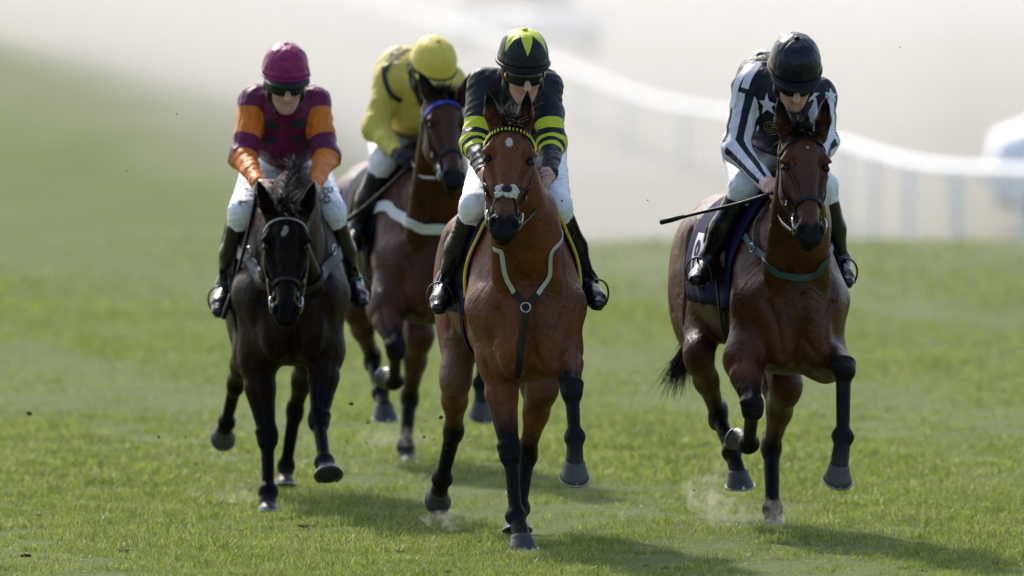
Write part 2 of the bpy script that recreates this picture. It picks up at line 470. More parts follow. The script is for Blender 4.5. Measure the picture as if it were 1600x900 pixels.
def ellmesh(c, r, R=None, nu=24, nv=14):
    R = np.eye(3) if R is None else np.asarray(R)
    vs = []; F = []
    for i in range(nv + 1):
        a = pi * i / nv
        for j in range(nu):
            b = 2 * pi * j / nu; vs.append(c + R.T @ (np.array(r) * V(sin(a) * cos(b), sin(a) * sin(b), cos(a))))
    for i in range(nv):
        for j in range(nu):
            F.append((i * nu + j, (i + 1) * nu + j, (i + 1) * nu + (j + 1) % nu, i * nu + (j + 1) % nu))
    return np.array(vs), F

# ------------------------------------------------------------------ horse
class Horse:
    def __init__(s, px, hoof_py, hoof_f, th, dz=-0.12):
        s.th = radians(th); s.h = V(sin(s.th), -cos(s.th), 0); s.e = V(cos(s.th), sin(s.th), 0); s.dz = dz
        r = ray(px, hoof_py); t = (0 - CAM[2]) / r[2]; g = CAM + r * t        # ground contact point of a hoof
        s.O = g - s.h * hoof_f; s.O[2] = 0
    def center(s, px, f=0.2):
        """slide the body frame sideways so that its axis passes through photo column px at forward distance f"""
        p = s.P(px, 600, f); l = (p - s.O) @ s.e; s.O = s.O + s.e * l; s.O[2] = 0
    def L(s, l, f, z): return s.O + s.e * l + s.h * f + V(0, 0, z + s.dz)
    def P(s, px, py, f):
        r = ray(px, py); t = ((s.O + s.h * f - CAM) @ s.h) / (r @ s.h); return CAM + r * t

def build_horse(H, sp):
    e, h = H.e, H.h; L, P = H.L, H.P; Z = V(0, 0, 1); R3 = np.array([e, h, Z]); q = sp.get('girthscale', 1.0)
    v = Vol()
    T = dict(tag_='torso')
    # trunk
    v.cap(L(0, 0.0, 1.24), L(0, -0.70, 1.25), 0.345, 0.32, 0.08, e, (0.66 * q, 0.86 * q), {'blk': 0, 't': 0, 'dust': 0.0}, **T)
    v.cap(L(0, -0.3, 1.23), L(0, -0.62, 1.22), 0.33, 0.30, 0.1, e, 0.92 * q, {'blk': 0}, **T)
    v.cap(L(0, 0.04, 1.5), L(0, -0.35, 1.48), 0.10, 0.09, 0.14, None, 1, {'blk': 0.1}, **T)
    v.ell(L(0, -0.98, 1.30), (0.25 * q, 0.34, 0.27), R3, 0.12, {'blk': 0}, **T)
    for sgn in (-1, 1):
        v.ell(L(sgn * 0.15 * q, -1.02, 1.14), (0.135 * q, 0.27, 0.30), R3, 0.08, {'blk': 0}, **T)
        v.ell(L(sgn * 0.17 * q, -0.80, 1.40), (0.07, 0.10, 0.06), R3, 0.1, {'blk': 0}, **T)         # point of hip
        v.ell(L(sgn * 0.10 * q, 0.20, 1.08), (0.125 * q, 0.19, 0.23), R3, 0.06, {'blk': 0}, **T)      # breast
        v.ell(L(sgn * 0.085 * q, 0.335, 1.0), (0.085 * q, 0.085, 0.15), R3, 0.022, {'blk': 0}, **T)     # pectorals
        v.ell(L(sgn * 0.175 * q, 0.27, 1.13), (0.075 * q, 0.10, 0.12), R3, 0.035, {'blk': 0}, **T)  # point of shoulder
        v.cap(L(sgn * 0.10 * q, -0.10, 1.50), L(sgn * 0.185 * q, 0.20, 1.15), 0.07, 0.10, 0.06, None, 1, {'blk': 0}, **T)
        v.ell(L(sgn * 0.19 * q, -0.02, 1.10), (0.07, 0.13, 0.17), R3, 0.04, {'blk': 0}, **T)            # triceps
    v.ell(L(0, 0.12, 0.94), (0.17 * q, 0.22, 0.12), R3, 0.06, {'blk': 0.1}, **T)
    v.ell(L(0, 0.30, 1.15), (0.13 * q, 0.14, 0.18), R3, 0.06, {'blk': 0}, **T)
    # head frame
    poll = P(*sp['poll']); muz = P(*sp['muzzle']); vax = nrm(muz - poll); LH = np.linalg.norm(muz - poll)
    ya = radians(sp.get('yaw', 0)) + H.th
    u = V(cos(ya), sin(ya), 0); u = u + V(0, 0, sp.get('roll', 0.0)); u = nrm(u - vax * (u @ vax)); wax = np.cross(vax, u)
    k = LH / 0.58; H.u, H.vax, H.wax, H.k = u, vax, wax, k
    hd = lambda a, b, c: poll + (u * a * sp.get('hw', 1.0) + vax * b + wax * c) * k
    H.hd = hd; RH = np.array([u, vax, wax]); hw = sp.get('hw', 1.0)
    # neck
    nb = L(0, 0.14, 1.30); nm = L(*sp.get('neckmid', (0, 0.42, 1.50))); nt_ = hd(0, 0.06, -0.10)
    H.neck = [L(0, -0.02, 1.50), nb, nm, nt_]
    v.cap(nb, nm, 0.235, 0.165, 0.10, e, (0.66, 0.64), {'blk': (0, 0)}, **T)
    v.cap(nm, nt_, 0.165, 0.105, 0.06, e, (0.64, 0.74), {'blk': (0, 0.1)}, **T)
    v.cap(L(0, -0.05, 1.53), nm + V(0, 0, 0.10), 0.06, 0.05, 0.1, None, 1, {'blk': 0.3}, **T)
    for sgn in (-1, 1):                                          # jugular/neck muscle line
        v.cap(nt_ + u * sgn * 0.045 - Z * 0.03, L(sgn * 0.10, 0.30, 1.17), 0.045, 0.06, 0.03, None, 1, {'blk': 0}, **T)
    Hh = dict(tag_='head')
    r = lambda *a: tuple(x * k * (hw if i == 0 else 1) for i, x in enumerate(a))
    fb = sp.get('faceblk', 0.1)
    v.ell(hd(0, 0.07, -0.035), r(0.088, 0.11, 0.085), RH, 0.04, {'blk': fb}, **Hh)
    v.cap(hd(0, 0.10, -0.03), hd(0, 0.42, -0.012), 0.088 * k, 0.052 * k, 0.03, u, (0.98 * hw, 0.80 * hw), {'blk': (fb, fb)}, **Hh)
    v.cap(hd(0, 0.08, 0.012), hd(0, 0.46, 0.022), 0.048 * k, 0.026 * k, 0.03, u, (1.25 * hw, 1.05 * hw), {'blk': (fb + 0.1, fb)}, **Hh)
    for sgn in (-1, 1):
        v.ell(hd(sgn * 0.058, 0.23, -0.095), r(0.038, 0.11, 0.095), RH, 0.03, {'blk': fb}, **Hh)        # cheek
        v.cap(hd(sgn * 0.05, 0.24, -0.15), hd(sgn * 0.022, 0.46, -0.07), 0.032 * k, 0.024 * k, 0.03, None, 1, {'blk': fb}, **Hh)
        v.cap(hd(sgn * 0.055, 0.09, 0.016), hd(sgn * 0.097, 0.145, 0.010), 0.026 * k, 0.024 * k, 0.018, None, 1, {'blk': fb}, **Hh)    # brow
        v.cap(hd(sgn * 0.088, 0.19, -0.005), hd(sgn * 0.052, 0.335, 0.0), 0.019 * k, 0.012 * k, 0.02, None, 1, {'blk': fb}, **Hh)     # facial crest
        v.ell(hd(sgn * 0.103, 0.168, 0.002), r(0.024, 0.028, 0.026), RH, 0.012, neg=True, **Hh)
        v.cap(hd(sgn * 0.092, 0.153, 0.018), hd(sgn * 0.1, 0.166, -0.02), 0.0085 * k, 0.008 * k, 0.006, None, 1, {'blk': 0.6}, **Hh)
        v.cap(hd(sgn * 0.09, 0.189, 0.014), hd(sgn * 0.098, 0.182, -0.015), 0.006 * k, 0.006 * k, 0.006, None, 1, {'blk': 0.7}, **Hh)
        v.ell(hd(sgn * 0.033, 0.497, 0.008), r(0.031, 0.048, 0.036), RH, 0.018, {'blk': 0.9}, **Hh)      # nostril bulge
        v.ell(hd(sgn * 0.041, 0.505, 0.036), r(0.0145, 0.025, 0.022), RH, 0.010, neg=True, **Hh)
        v.cap(hd(sgn * 0.026, 0.483, 0.036), hd(sgn * 0.022, 0.52, 0.033), 0.009 * k, 0.009 * k, 0.01, None, 1, {'blk': 1}, **Hh)
    v.ell(hd(0, 0.50, -0.018), r(0.046, 0.065, 0.042), RH, 0.03, {'blk': 0.9}, **Hh)
    v.ell(hd(0, 0.548, 0.004), r(0.043, 0.030, 0.034), RH, 0.025, {'blk': 1.0}, **Hh)
    v.ell(hd(0, 0.545, -0.045), r(0.034, 0.034, 0.026), RH, 0.012, {'blk': 0.95}, **Hh)
    v.cap(hd(-0.05, 0.55, -0.026), hd(0.05, 0.55, -0.026), 0.004 * k, 0.004 * k, 0.01, neg=True, **Hh)
    # ears
    for sgn, key in ((-1, 'earL'), (1, 'earR')):
        if key not in sp: continue
        tip = P(*sp[key]); base = hd(sgn * 0.062, 0.015, -0.015)
        if key + 'b' in sp: base = P(*sp[key + 'b'])
        ax_ = tip - base; ln = np.linalg.norm(ax_); ax_ /= ln
        sdv = nrm(np.cross(ax_, wax)); frn = nrm(np.cross(sdv, ax_)); frn = frn * (1 if frn @ wax > 0 else -1)
        A = {'blk': (0.35, 0.75)}
        v.cap(base - ax_ * 0.01, base + ax_ * ln * 0.42, 0.027, 0.036, 0.02, sdv, 1.0, {'blk': (0.3, 0.5)}, tag_='ear')
        v.cap(base + ax_ * ln * 0.42, base + ax_ * ln * 0.76, 0.036, 0.021, 0.008, sdv, 1.0, A, tag_='ear')
        v.cap(base + ax_ * ln * 0.76, tip, 0.018, 0.004, 0.006, sdv, 1.0, {'blk': (0.8, 0.95)}, tag_='ear')
        v.cap(base + ax_ * ln * 0.30 + frn * 0.020, base + ax_ * ln * 0.82 + frn * 0.011, 0.026, 0.011, 0.006, sdv, 0.9, neg=True, tag_='ear')
        v.ell(base + ax_ * ln * 0.45 - frn * 0.004, (0.018, 0.040, 0.008), np.array([sdv, ax_, frn]), 0.01, {'blk': 1.1}, tag_='ear')
    # legs
    hooves = []
    G = dict(tag_='leg')
    for lg in sp['fore']:
        el, kn, ft, co = [P(*x) for x in lg['j']]; sg = lg['s']; sh = L(sg * 0.155 * q, 0.14, 1.12); m = lg.get('m', 1.0)
        down = nrm(kn - el); cd = nrm(ft - kn); bk = lg.get('back', -h)
        v.cap(sh, el, 0.115 * m, 0.098 * m, 0.06, e, 0.85, {'blk': 0}, **G)
        mid = el + (kn - el) * 0.38
        v.cap(el, mid, 0.090 * m, 0.068 * m, 0.045, e, 0.90, {'blk': (0, lg.get('b0', 0.1))}, **G)
        v.cap(mid, kn - down * 0.03, 0.066 * m, 0.043 * m, 0.03, e, 0.95, {'blk': (lg.get('b0', 0.1), 0.85)}, **G)
        v.cap(mid + e * sg * 0.03, kn - down * 0.06 + e * sg * 0.012, 0.045, 0.026, 0.02, None, 1, {'blk': (0.1, 0.85)}, **G)
        bis = nrm(down + cd); fk = nrm(np.cross(e, bis)); fk = fk if fk @ h > 0 or True else -fk
        v.ell(kn, (0.050 * m, 0.062, 0.044), np.array([e, bis, np.cross(e, bis)]), 0.022, {'blk': 1}, **G)
        v.ell(kn - bis * 0.024 + e * 0.012 * sg, (0.043 * m, 0.026, 0.046), np.array([e, bis, np.cross(e, bis)]), 0.010, {'blk': 1}, **G)
        v.ell(kn + bis * 0.032, (0.041 * m, 0.025, 0.042), np.array([e, bis, np.cross(e, bis)]), 0.012, {'blk': 1}, **G)
        v.cap(kn + cd * 0.02, ft - cd * 0.03, 0.031 * m, 0.027 * m, 0.018, e, 1.0, {'blk': 1}, **G)
        tb = nrm(np.cross(cd, e)) * 1.0; tb = tb if tb @ (-h) > -0.2 else -tb
        v.cap(kn + cd * 0.05 + tb * 0.022, ft - cd * 0.03 + tb * 0.022, 0.022, 0.020, 0.012, None, 1, {'blk': 1}, **G)
        pd = nrm(co - ft)
        v.ell(ft, (0.047 * m, 0.042, 0.044), np.array([e, cd, np.cross(e, cd)]), 0.018, {'blk': 1}, **G)
        v.ell(ft + tb * 0.022, (0.032, 0.03, 0.022), np.array([e, cd, np.cross(e, cd)]), 0.015, {'blk': 1}, **G)
        v.cap(ft, co, 0.033 * m, 0.0365 * m, 0.014, e, (1, 1.05), {'blk': 1, 'dust': (0.0, 0.35)}, **G)
        hooves.append((co, lg, pd))
    for lg in sp['hind']:
        st, hk, ft, co = [P(*x) for x in lg['j']]; sg = lg['s']; m = lg.get('m', 1.0)
        hip = L(sg * 0.13 * q, -0.98, 1.18); gd = nrm(hk - st); cd = nrm(ft - hk)
        v.cap(hip, st, 0.180 * m, 0.090 * m, 0.07, e, 0.62, {'blk': 0}, **G)
        v.cap(hip - h * 0.14 - Z * 0.08, st + (hk - st) * 0.35 - h * 0.05, 0.12, 0.055, 0.06, e, 0.75, {'blk': 0}, **G)
        mid = st + (hk - st) * 0.42
        v.cap(st, mid, 0.088 * m, 0.064 * m, 0.05, e, 0.72, {'blk': (0, 0.1)}, **G)
        v.cap(mid, hk - gd * 0.04, 0.063 * m, 0.043 * m, 0.03, e, 0.82, {'blk': (0.1, 0.75)}, **G)
        v.cap(mid - h * 0.05, hk - h * 0.045 - cd * 0.05, 0.03, 0.020, 0.02, None, 1, {'blk': (0.1, 0.8)}, **G)   # achilles
        bis = nrm(gd + cd)
        v.ell(hk, (0.047 * m, 0.066, 0.058), np.array([e, bis, np.cross(e, bis)]), 0.022, {'blk': 0.9}, **G)
        v.cap(hk - h * 0.03, hk - h * 0.052 - cd * 0.055, 0.03, 0.024, 0.015, None, 1, {'blk': 0.9}, **G)
        v.cap(hk + cd * 0.02, ft - cd * 0.03, 0.036 * m, 0.030 * m, 0.02, e, 1.0, {'blk': 1}, **G)
        v.cap(hk + cd * 0.06 - h * 0.024, ft - cd * 0.03 - h * 0.024, 0.02, 0.02, 0.012, None, 1, {'blk': 1}, **G)
        v.ell(ft, (0.047 * m, 0.044, 0.046), None, 0.018, {'blk': 1}, **G)
        v.cap(ft, co, 0.033 * m, 0.0365 * m, 0.014, e, (1, 1.05), {'blk': 1, 'dust': (0.0, 0.35)}, **G)
        hooves.append((co, lg, nrm(co - ft)))
    # grooves between the muscles, cut along the finished surface
    def carve(path, r_, k_, n=8, tg='torso'):
        p_ = v.snap(crom(path, n), 0.0)[0]
        v.groove(p_, r_, k_)
    for sg in (-1, 1):
        carve([L(sg * .13 * q, .10, 1.54), L(sg * .17 * q, .24, 1.38), L(sg * .19 * q, .40, 1.20)], 0.0045, 0.032)
        carve([L(sg * .19 * q, .42, 1.14), L(sg * .15 * q, .45, 1.02), L(sg * .10 * q, .45, .90)], 0.0045, 0.028)
        carve([L(sg * .24 * q, -.20, 1.40), L(sg * .29 * q, -.10, 1.22), L(sg * .29 * q, .0, 1.04)], 0.005, 0.032)
        carve([L(sg * .29 * q, -.70, 1.42), L(sg * .31 * q, -.72, 1.22), L(sg * .31 * q, -.78, 1.0)], 0.005, 0.032)
        carve([L(sg * .16 * q, -1.18, 1.5), L(sg * .27 * q, -1.14, 1.30), L(sg * .30 * q, -1.02, 1.05)], 0.0045, 0.028)
        carve([hd(sg * .085, .25, -.03), hd(sg * .07, .33, -.05), hd(sg * .05, .42, -.05)], 0.003, 0.016)
        carve([hd(sg * .045, .07, .03), hd(sg * .07, .115, .03), hd(sg * .062, .16, .03)], 0.004, 0.026, 6)
        carve([hd(sg * .075, .205, .02), hd(sg * .055, .27, .03), hd(sg * .042, .36, .03)], 0.003, 0.022, 6)
    carve([L(0, .55, 1.16), L(0, .5, 1.02), L(0, .48, .88)], 0.005, 0.032)
    for lg in sp['fore']:
        el, kn = P(*lg['j'][0]), P(*lg['j'][1]); sg = lg['s']
        for ss in (-1, 1):
            carve([el + h * .09 + e * ss * .04, (el + kn) / 2 + h * .07 + e * ss * .035, kn + h * .06 + e * ss * .02 + (el - kn) * .2], 0.003, 0.018)
    for sg in (-1, 1):          # facial veins
        pv_ = v.snap(crom([hd(sg * .075, .21, .02), hd(sg * .06, .28, .02), hd(sg * .062, .34, .0), hd(sg * .05, .42, .01)], 8), 0)[0]
        for a_, b_ in zip(pv_[:-1], pv_[1:]): v.cap(a_, b_, 0.0032, 0.0028, 0.006, None, 1, {'blk': fb}, **Hh)
    H.v = v; H.vt = v.sub(('torso',)); H.vh = v.sub(('head',)); H.va = v
    root = empty('horse', tuple(V(H.O[0], H.O[1], 0)), sp['label'], 'horse', 'racehorses galloping towards the camera')
    H.root = root
    star = sp.get('star')
    def post(vs, at):
        pale = np.zeros(len(vs))
        if star:
            for (a, b, rr) in star:
                c = H.vh.snap([hd(a, b, 0.06)])[0][0]; d = np.linalg.norm((vs - c) * V(1, 1, rr[1] / rr[0] * 0 + rr[0] / rr[1]), axis=1) / rr[0]
                pale = np.maximum(pale, np.clip(1.25 - d, 0, 1))
        at['pale'] = pale
        at['dust'] = np.clip(at['dust'] + sp.get('belly', 0) * np.clip(((vs - L(0, -0.45, 0)) @ -h) * 3, 0, 1) * np.clip((1.15 + H.dz - vs[:, 2]) * 3, 0, 1) * (vs[:, 2] > 0.72 + H.dz), 0, 1)
        loc = vs - H.O
        d = 0.0045 * np.sin(loc @ e * 23 + 3 * np.sin(loc[:, 2] * 7)) * np.sin(loc @ h * 11 + 2.2 * np.sin(loc[:, 2] * 9 + 1)) * ((vs[:, 2] > 0.8) & (vs[:, 2] < 1.4))
        vs = vs + d[:, None] * H.vt.grad(vs, 0.03) if False else vs
        return vs, at
    body = v.build('body', sp['mat'], root, 0.0065, ('blk', 'dust'), 0.008, post, ('ang',))
    for sgn in (-1, 1):
        vs, F = ellmesh(hd(sgn * 0.0885, 0.171, 0.005), (0.0200 * k,) * 3, RH, 16, 10)
        mkobj('eye', vs, F, eyem, root)
    # hooves with shoes
    for co, lg, pd in hooves:
        down = nrm(lg.get('down', pd)) if not isinstance(lg.get('down'), tuple) else nrm(e * lg['down'][0] + h * lg['down'][1] + Z * lg['down'][2])
        toe = lg.get('toe', (0, 1, 0)); toe = e * toe[0] + h * toe[1] + Z * toe[2]; toe = nrm(toe - down * (toe @ down)); sdv = np.cross(down, toe)
        nu = 28; vs = []; F = []; m = lg.get('hm', 1.0)
        prof = [(-0.012, 0.032, 0.0), (-0.006, 0.039, 0.0), (0.002, 0.0430, 0.001), (0.007, 0.0425, 0.003), (0.012, 0.0440, 0.005), (0.034, 0.0505, 0.013), (0.057, 0.0570, 0.021), (0.061, 0.0560, 0.021)]
        for (d, rr, ff) in prof:
            for j in range(nu):
                a = 2 * pi * j / nu; c = cos(a); ht = d * (1 - 0.28 * (1 - c) / 2) if d > 0 else d
                rad = rr * (1 - 0.10 * max(0, -c) ** 2)
                vs.append(co + (down * ht + toe * (rad * c * 1.06 + ff) + sdv * rad * sin(a)) * m * 1.07)
        n = len(prof)
        for i in range(n - 1):
            for j in range(nu): F.append((i * nu + j, i * nu + (j + 1) % nu, (i + 1) * nu + (j + 1) % nu, (i + 1) * nu + j))
        c0 = co + (down * 0.045 + toe * 0.016) * m * 1.07; vs.append(c0)            # hollow sole
        for j in range(nu): F.append(((n - 1) * nu + j, (n - 1) * nu + (j + 1) % nu, len(vs) - 1))
        hf = mkobj('hoof', vs, F, hoofm, root)
        # the shoe: a horseshoe-shaped bar under the wall
        Pp = []; No = []
        for a in np.linspace(-2.5, 2.5, 36):
            c = cos(a); rad = 0.0535 * (1 - 0.10 * max(0, -c) ** 2); ht = 0.062 * (1 - 0.28 * (1 - c) / 2)
            Pp.append(co + (down * ht + toe * (rad * c * 1.06 + 0.022) + sdv * rad * sin(a)) * m * 1.07); No.append(down)
        s1 = sweep(np.array(Pp), np.array(No), 0.018, 0.008, False, 6)
        tc = co + (down * 0.060 + toe * 0.083) * m * 1.07
        clip = (np.array([tc + sdv * 0.010, tc - sdv * 0.010, tc - down * 0.018 - toe * 0.004, tc + sdv * 0.010 - toe * 0.006, tc - sdv * 0.010 - toe * 0.006, tc - down * 0.018 - toe * 0.009]),
                [(0, 2, 1), (3, 4, 5), (0, 1, 4, 3), (1, 2, 5, 4), (2, 0, 3, 5)])
        vs, F = join([s1, clip]); shn = mkobj('horseshoe', vs, F, shoem, hf, smooth=False)
    # forelock and mane
    rr = np.random.default_rng(sp.get('seed', 1)); n = 900
    t = rr.uniform(0, 1, n)
    base = np.array([hd(a, b, c) for a, b, c in zip(rr.normal(0, 0.022, n), rr.uniform(-0.03, 0.05, n), rr.uniform(-0.07, 0.03, n))])
    base = H.vh.snap(base, -0.004)[0].astype(float)
    up = Z * 0.55 - vax * 0.35
    fl = sp.get('lock', (0.0, 0.9, -0.5))
    strands('forelock', base, np.tile(up * 0.8 + wax * 0.35, (n, 1)) + rr.normal(0, 0.3, (n, 3)), sp.get('lockl', 0.12), hairm, root,
            np.tile(u * fl[0] + wax * fl[1] + Z * fl[2], (n, 1)) + rr.normal(0, 0.25, (n, 3)), 0.0018, 7, 0.2, 3)
    n = 2600; t = rr.uniform(0, 1, n) ** 0.8
    crest = crom([L(0, -0.05, 1.60), L(0, 0.15, 1.60), nm + V(0, 0, 0.16) - h * 0.02, nt_ + V(0, 0, 0.10) - h * 0.03, hd(0, -0.005, -0.08)], 200)
    base = crest[(t * 199).astype(int)] + rr.normal(0, 0.008, (n, 3)); base = H.va.snap(base, -0.004)[0].astype(float)
    ms = sp.get('manes', 1)
    strands('mane', base, np.tile(Z * 0.9 + e * 0.25 * ms, (n, 1)), sp.get('manel', 0.13), hairm, root,
            np.tile(e * ms * 0.5 - Z * 0.5 - h * 0.5, (n, 1)) + rr.normal(0, 0.2, (n, 3)), 0.0020, 6, 0.28, 4)
    # tail
    n = 2200; dock = L(0, -1.27, 1.33)
    tx = sp.get('tx', -0.02)
    path = crom([dock, L(tx, -1.38, 1.28), L(tx * 3, -1.46, 1.05), L(tx * 5, -1.55, 0.80)], 60)
    if 'tailpts' in sp: path = crom([dock] + [P(*x) for x in sp['tailpts']], 60)
    stub = tubegeo(path[:18], np.linspace(0.035, 0.02, 18), 10)
    i0 = rr.integers(0, 50 if 'tailpts' in sp else 30, n); base = path[i0] + rr.normal(0, 0.012, (n, 3))
    tl = strands('tail', base, (path[np.minimum(i0 + 9, 59)] - path[i0]) * 6, sp.get('taill', 0.45), hairm, root, np.tile(-Z * 0.35 + e * sp.get('tb', 0.0), (n, 1)) + rr.normal(0, 0.07, (n, 3)), 0.0022, 8, 0.08, 5)
    mkobj('tail_dock', stub[0], stub[1], sp['mat'], root)
    return H

# ------------------------------------------------------------------ tack
def group_root(name, label, cat, loc, group): return empty(name, tuple(float(x) for x in loc), label, cat, group)
def build_bridle(H, sp):
    hd = H.hd; k = H.k; vh = H.va.sub(('head', 'torso'))
    root = group_root('bridle', sp['label'], 'bridle', hd(0, 0.25, 0), 'bridles on the racehorses')
    bm = sp['mat']
    bb = [(-0.115, 0.085, -0.06), (-0.098, 0.075, -0.01), (-0.06, 0.055, 0.03), (0, 0.048, 0.045), (0.06, 0.055, 0.03), (0.098, 0.075, -0.01), (0.115, 0.085, -0.06)]
    strap('browband', [hd(*x) for x in bb], vh, 0.004, sp.get('bw', 0.016), 0.006, sp.get('brow', bm), root, 60)
    if sp.get('brow_teeth'):
        P_ = crom([hd(*x) for x in bb], 150); P_, Nn = vh.snap(P_, 0.0095); P_ = P_.astype(float); parts = []
        for i in range(12, 138, 5):
            vs, F = ellmesh(P_[i], (0.0042, 0.0085, 0.0042), np.array([H.u, H.vax, H.wax]), 8, 5); parts.append((vs, F))
        vs, F = join(parts); mkobj('browband_bead_row', vs, F, sp['brow_teeth'], root)
        for sg in (-1, 1):
            c = vh.snap([hd(sg * 0.11, 0.088, -0.02)], 0.010)[0][0]
            vs, F = ellmesh(c, (0.006, 0.017, 0.014), np.array([H.u, H.vax, H.wax]), 12, 8); mkobj('rosette', vs, F, sp['brow_teeth'], root)
    ringc = {}
    for sg in (-1, 1):
        cp = [(sg * 0.112, 0.075, -0.05), (sg * 0.112, 0.17, -0.055), (sg * 0.10, 0.27, -0.055), (sg * 0.072, 0.36, -0.045), (sg * 0.060, 0.43, -0.035)]
        strap('cheekpiece', [hd(*x) for x in cp], vh, 0.005, 0.014, 0.006, bm, root, 50)
        strap('headpiece', [hd(sg * 0.112, 0.08, -0.05), hd(sg * 0.10, 0.03, -0.07), hd(sg * 0.06, -0.01, -0.08), hd(0, -0.02, -0.085)], vh, 0.006, 0.02, 0.006, bm, root, 30)
        strap('throat_lash', [hd(sg * 0.112, 0.09, -0.07), hd(sg * 0.10, 0.16, -0.14), hd(sg * 0.06, 0.22, -0.19), hd(0, 0.24, -0.20)], vh, 0.006, 0.011, 0.005, bm, root, 36)
        c = hd(sg * 0.066, 0.455, -0.030); ringc[sg] = c
        ring('bit_ring', c, H.vax, nrm(H.wax + H.u * sg * 0.25), 0.034, 0.0042, steel, root)
        for t_ in (0.33, 0.40):
            c2 = vh.snap([hd(sg * 0.09, t_, -0.05)], 0.011)[0][0]
            ring('buckle', c2, H.vax, H.wax, 0.010, 0.002, steel, root, 12, 5)
    tube('bit_mouthpiece', [ringc[-1], hd(0, 0.50, -0.035), ringc[1]], 0.006, steel, root, 16)
    if sp.get('nose', True):
        nb_ = [(-0.045, 0.40, -0.11), (-0.072, 0.385, -0.05), (-0.05, 0.355, 0.012), (0, 0.345, 0.045), (0.05, 0.355, 0.012), (0.072, 0.385, -0.05), (0.045, 0.40, -0.11), (0, 0.40, -0.125)]
        strap('noseband', [hd(*x) for x in nb_], vh, 0.005, sp.get('nw', 0.017), 0.007, bm, root, 70, closed=True)
    if sp.get('cross'):
        for sg in (-1, 1):
            strap('noseband_strap', [hd(sg * 0.0, 0.35, 0.05), hd(sg * 0.05, 0.315, 0.01), hd(sg * 0.088, 0.27, -0.05)], vh, 0.006, 0.012, 0.006, bm, root, 30)
            strap('noseband_strap', [hd(sg * 0.0, 0.35, 0.05), hd(sg * 0.042, 0.40, 0.025), hd(sg * 0.06, 0.465, -0.02), hd(sg * 0.04, 0.50, -0.06), hd(0, 0.52, -0.075)], vh, 0.006, 0.012, 0.006, bm, root, 40)
        # sheepskin pad
        fl = simple('sheepskin', (0.55, 0.50, 0.43), 0.9, bscale=60, bdist=0.01, sheen=0.5)
        r = np.random.default_rng(2); parts = []
        for i in range(70):
            a = r.uniform(-0.042, 0.042); b = 0.348 + r.uniform(-0.027, 0.027) + abs(a) * 0.15
            c = vh.snap([hd(a, b, 0.05)], 0.008)[0][0]; q = r.uniform(0.007, 0.012)
            parts.append(ellmesh(c + r.normal(0, 0.002, 3), (q, q * r.uniform(0.7, 1.2), q * 0.8), None, 8, 6))
        vs, F = join(parts); mkobj('sheepskin_pad', vs, F, fl, root)
        c = vh.snap([hd(0, 0.345, 0.05)], 0.017)[0][0]
        vs, F = ellmesh(c, (0.024, 0.018, 0.007), np.array([H.u, H.vax, H.wax]), 16, 8); mkobj('leather_disc', vs, F, bm, root)
    # reins
    for sg, hand in sp['hands'].items():
        c = ringc[sg] + H.vax * 0.02 - H.wax * 0.02; hp = hand; midp = (c + hp) / 2 + V(0, 0, -0.03) + H.e * sg * 0.02
        P_ = crom([c, midp, hp, hp + V(0, 0, -0.10) - H.h * 0.10 + H.e * (-sg) * 0.03], 40)
        T_ = np.gradient(P_, axis=0); Nn = np.cross(T_, V(0, 0, 1.0)); Nn /= np.linalg.norm(Nn, axis=1, keepdims=True) + 1e-9
        vs, F = sweep(P_, Nn, 0.016, 0.004); mkobj('rein', vs, F, sp.get('rein', bm), root)
    return root

def drape(H, f0, f1, z1, off, mat, name, parent, nf=26, nz=34, top=0.0, flare=0.0, thick=0.006, skew=0.0, wave=0.006, cut=None):
    """a cloth laid over the back: both sides, snapped to the trunk and hanging clear of it lower down"""
    L = H.L; G = []
    a = np.linspace(-1, 1, nz)
    fs = np.linspace(0, 1, nf)
    for i, tf in enumerate(fs):
        for j, tz in enumerate(a):
            s_ = abs(tz) ** 0.9; sg = 1 if tz >= 0 else -1
            ft = f0 + (f1 - f0) * tf + skew * s_ * (1 - tf)
            ang = s_ * 1.45
            lz = z1 + 0.0
            z = 1.56 + (lz - 1.56) * (1 - cos(ang)) / (1 - cos(1.45)); l = 0.30 * sin(min(ang, 1.45)) * sg
            G.append(L(l, ft, z))
    G = np.array(G); P_, Nn = H.vt.snap(G, off, 6)
    P_ = P_.astype(float); Nn = Nn.astype(float)
    dr = np.clip((1.30 + H.dz - P_[:, 2]) / 0.3, 0, 1)
    side = np.sign((P_ - H.O) @ H.e)
    ph = (P_ - H.O) @ H.h
    P_ = P_ + (H.e * (side * dr * flare)[:, None]) + Nn * (wave * np.sin(ph * 38 + side * 1.3 + P_[:, 2] * 9) * dr)[:, None]
    M1 = P_.reshape(nf, nz, 3)
    for _ in range(2):
        M1[1:-1, 1:-1] = (M1[1:-1, 1:-1] * 2 + M1[:-2, 1:-1] + M1[2:, 1:-1] + M1[1:-1, :-2] + M1[1:-1, 2:]) / 6
    Nn = Nn.reshape(nf, nz, 3); M2 = M1 - Nn * thick
    vs = np.vstack([M1.reshape(-1, 3), M2.reshape(-1, 3)]); F = []; o = nf * nz
    for i in range(nf - 1):
        for j in range(nz - 1):
            q = (i * nz + j, i * nz + j + 1, (i + 1) * nz + j + 1, (i + 1) * nz + j)
            F.append(q); F.append(tuple(x + o for x in q[::-1]))
    edge = [(0, j) for j in range(nz)] + [(i, nz - 1) for i in range(1, nf)] + [(nf - 1, j) for j in range(nz - 2, -1, -1)] + [(i, 0) for i in range(nf - 2, 0, -1)]
    ids = [i * nz + j for i, j in edge]
    for x, y in zip(ids, ids[1:] + ids[:1]): F.append((y, x, x + o, y + o))
    ob = mkobj(name, vs, F, mat, parent)
    return ob, M1

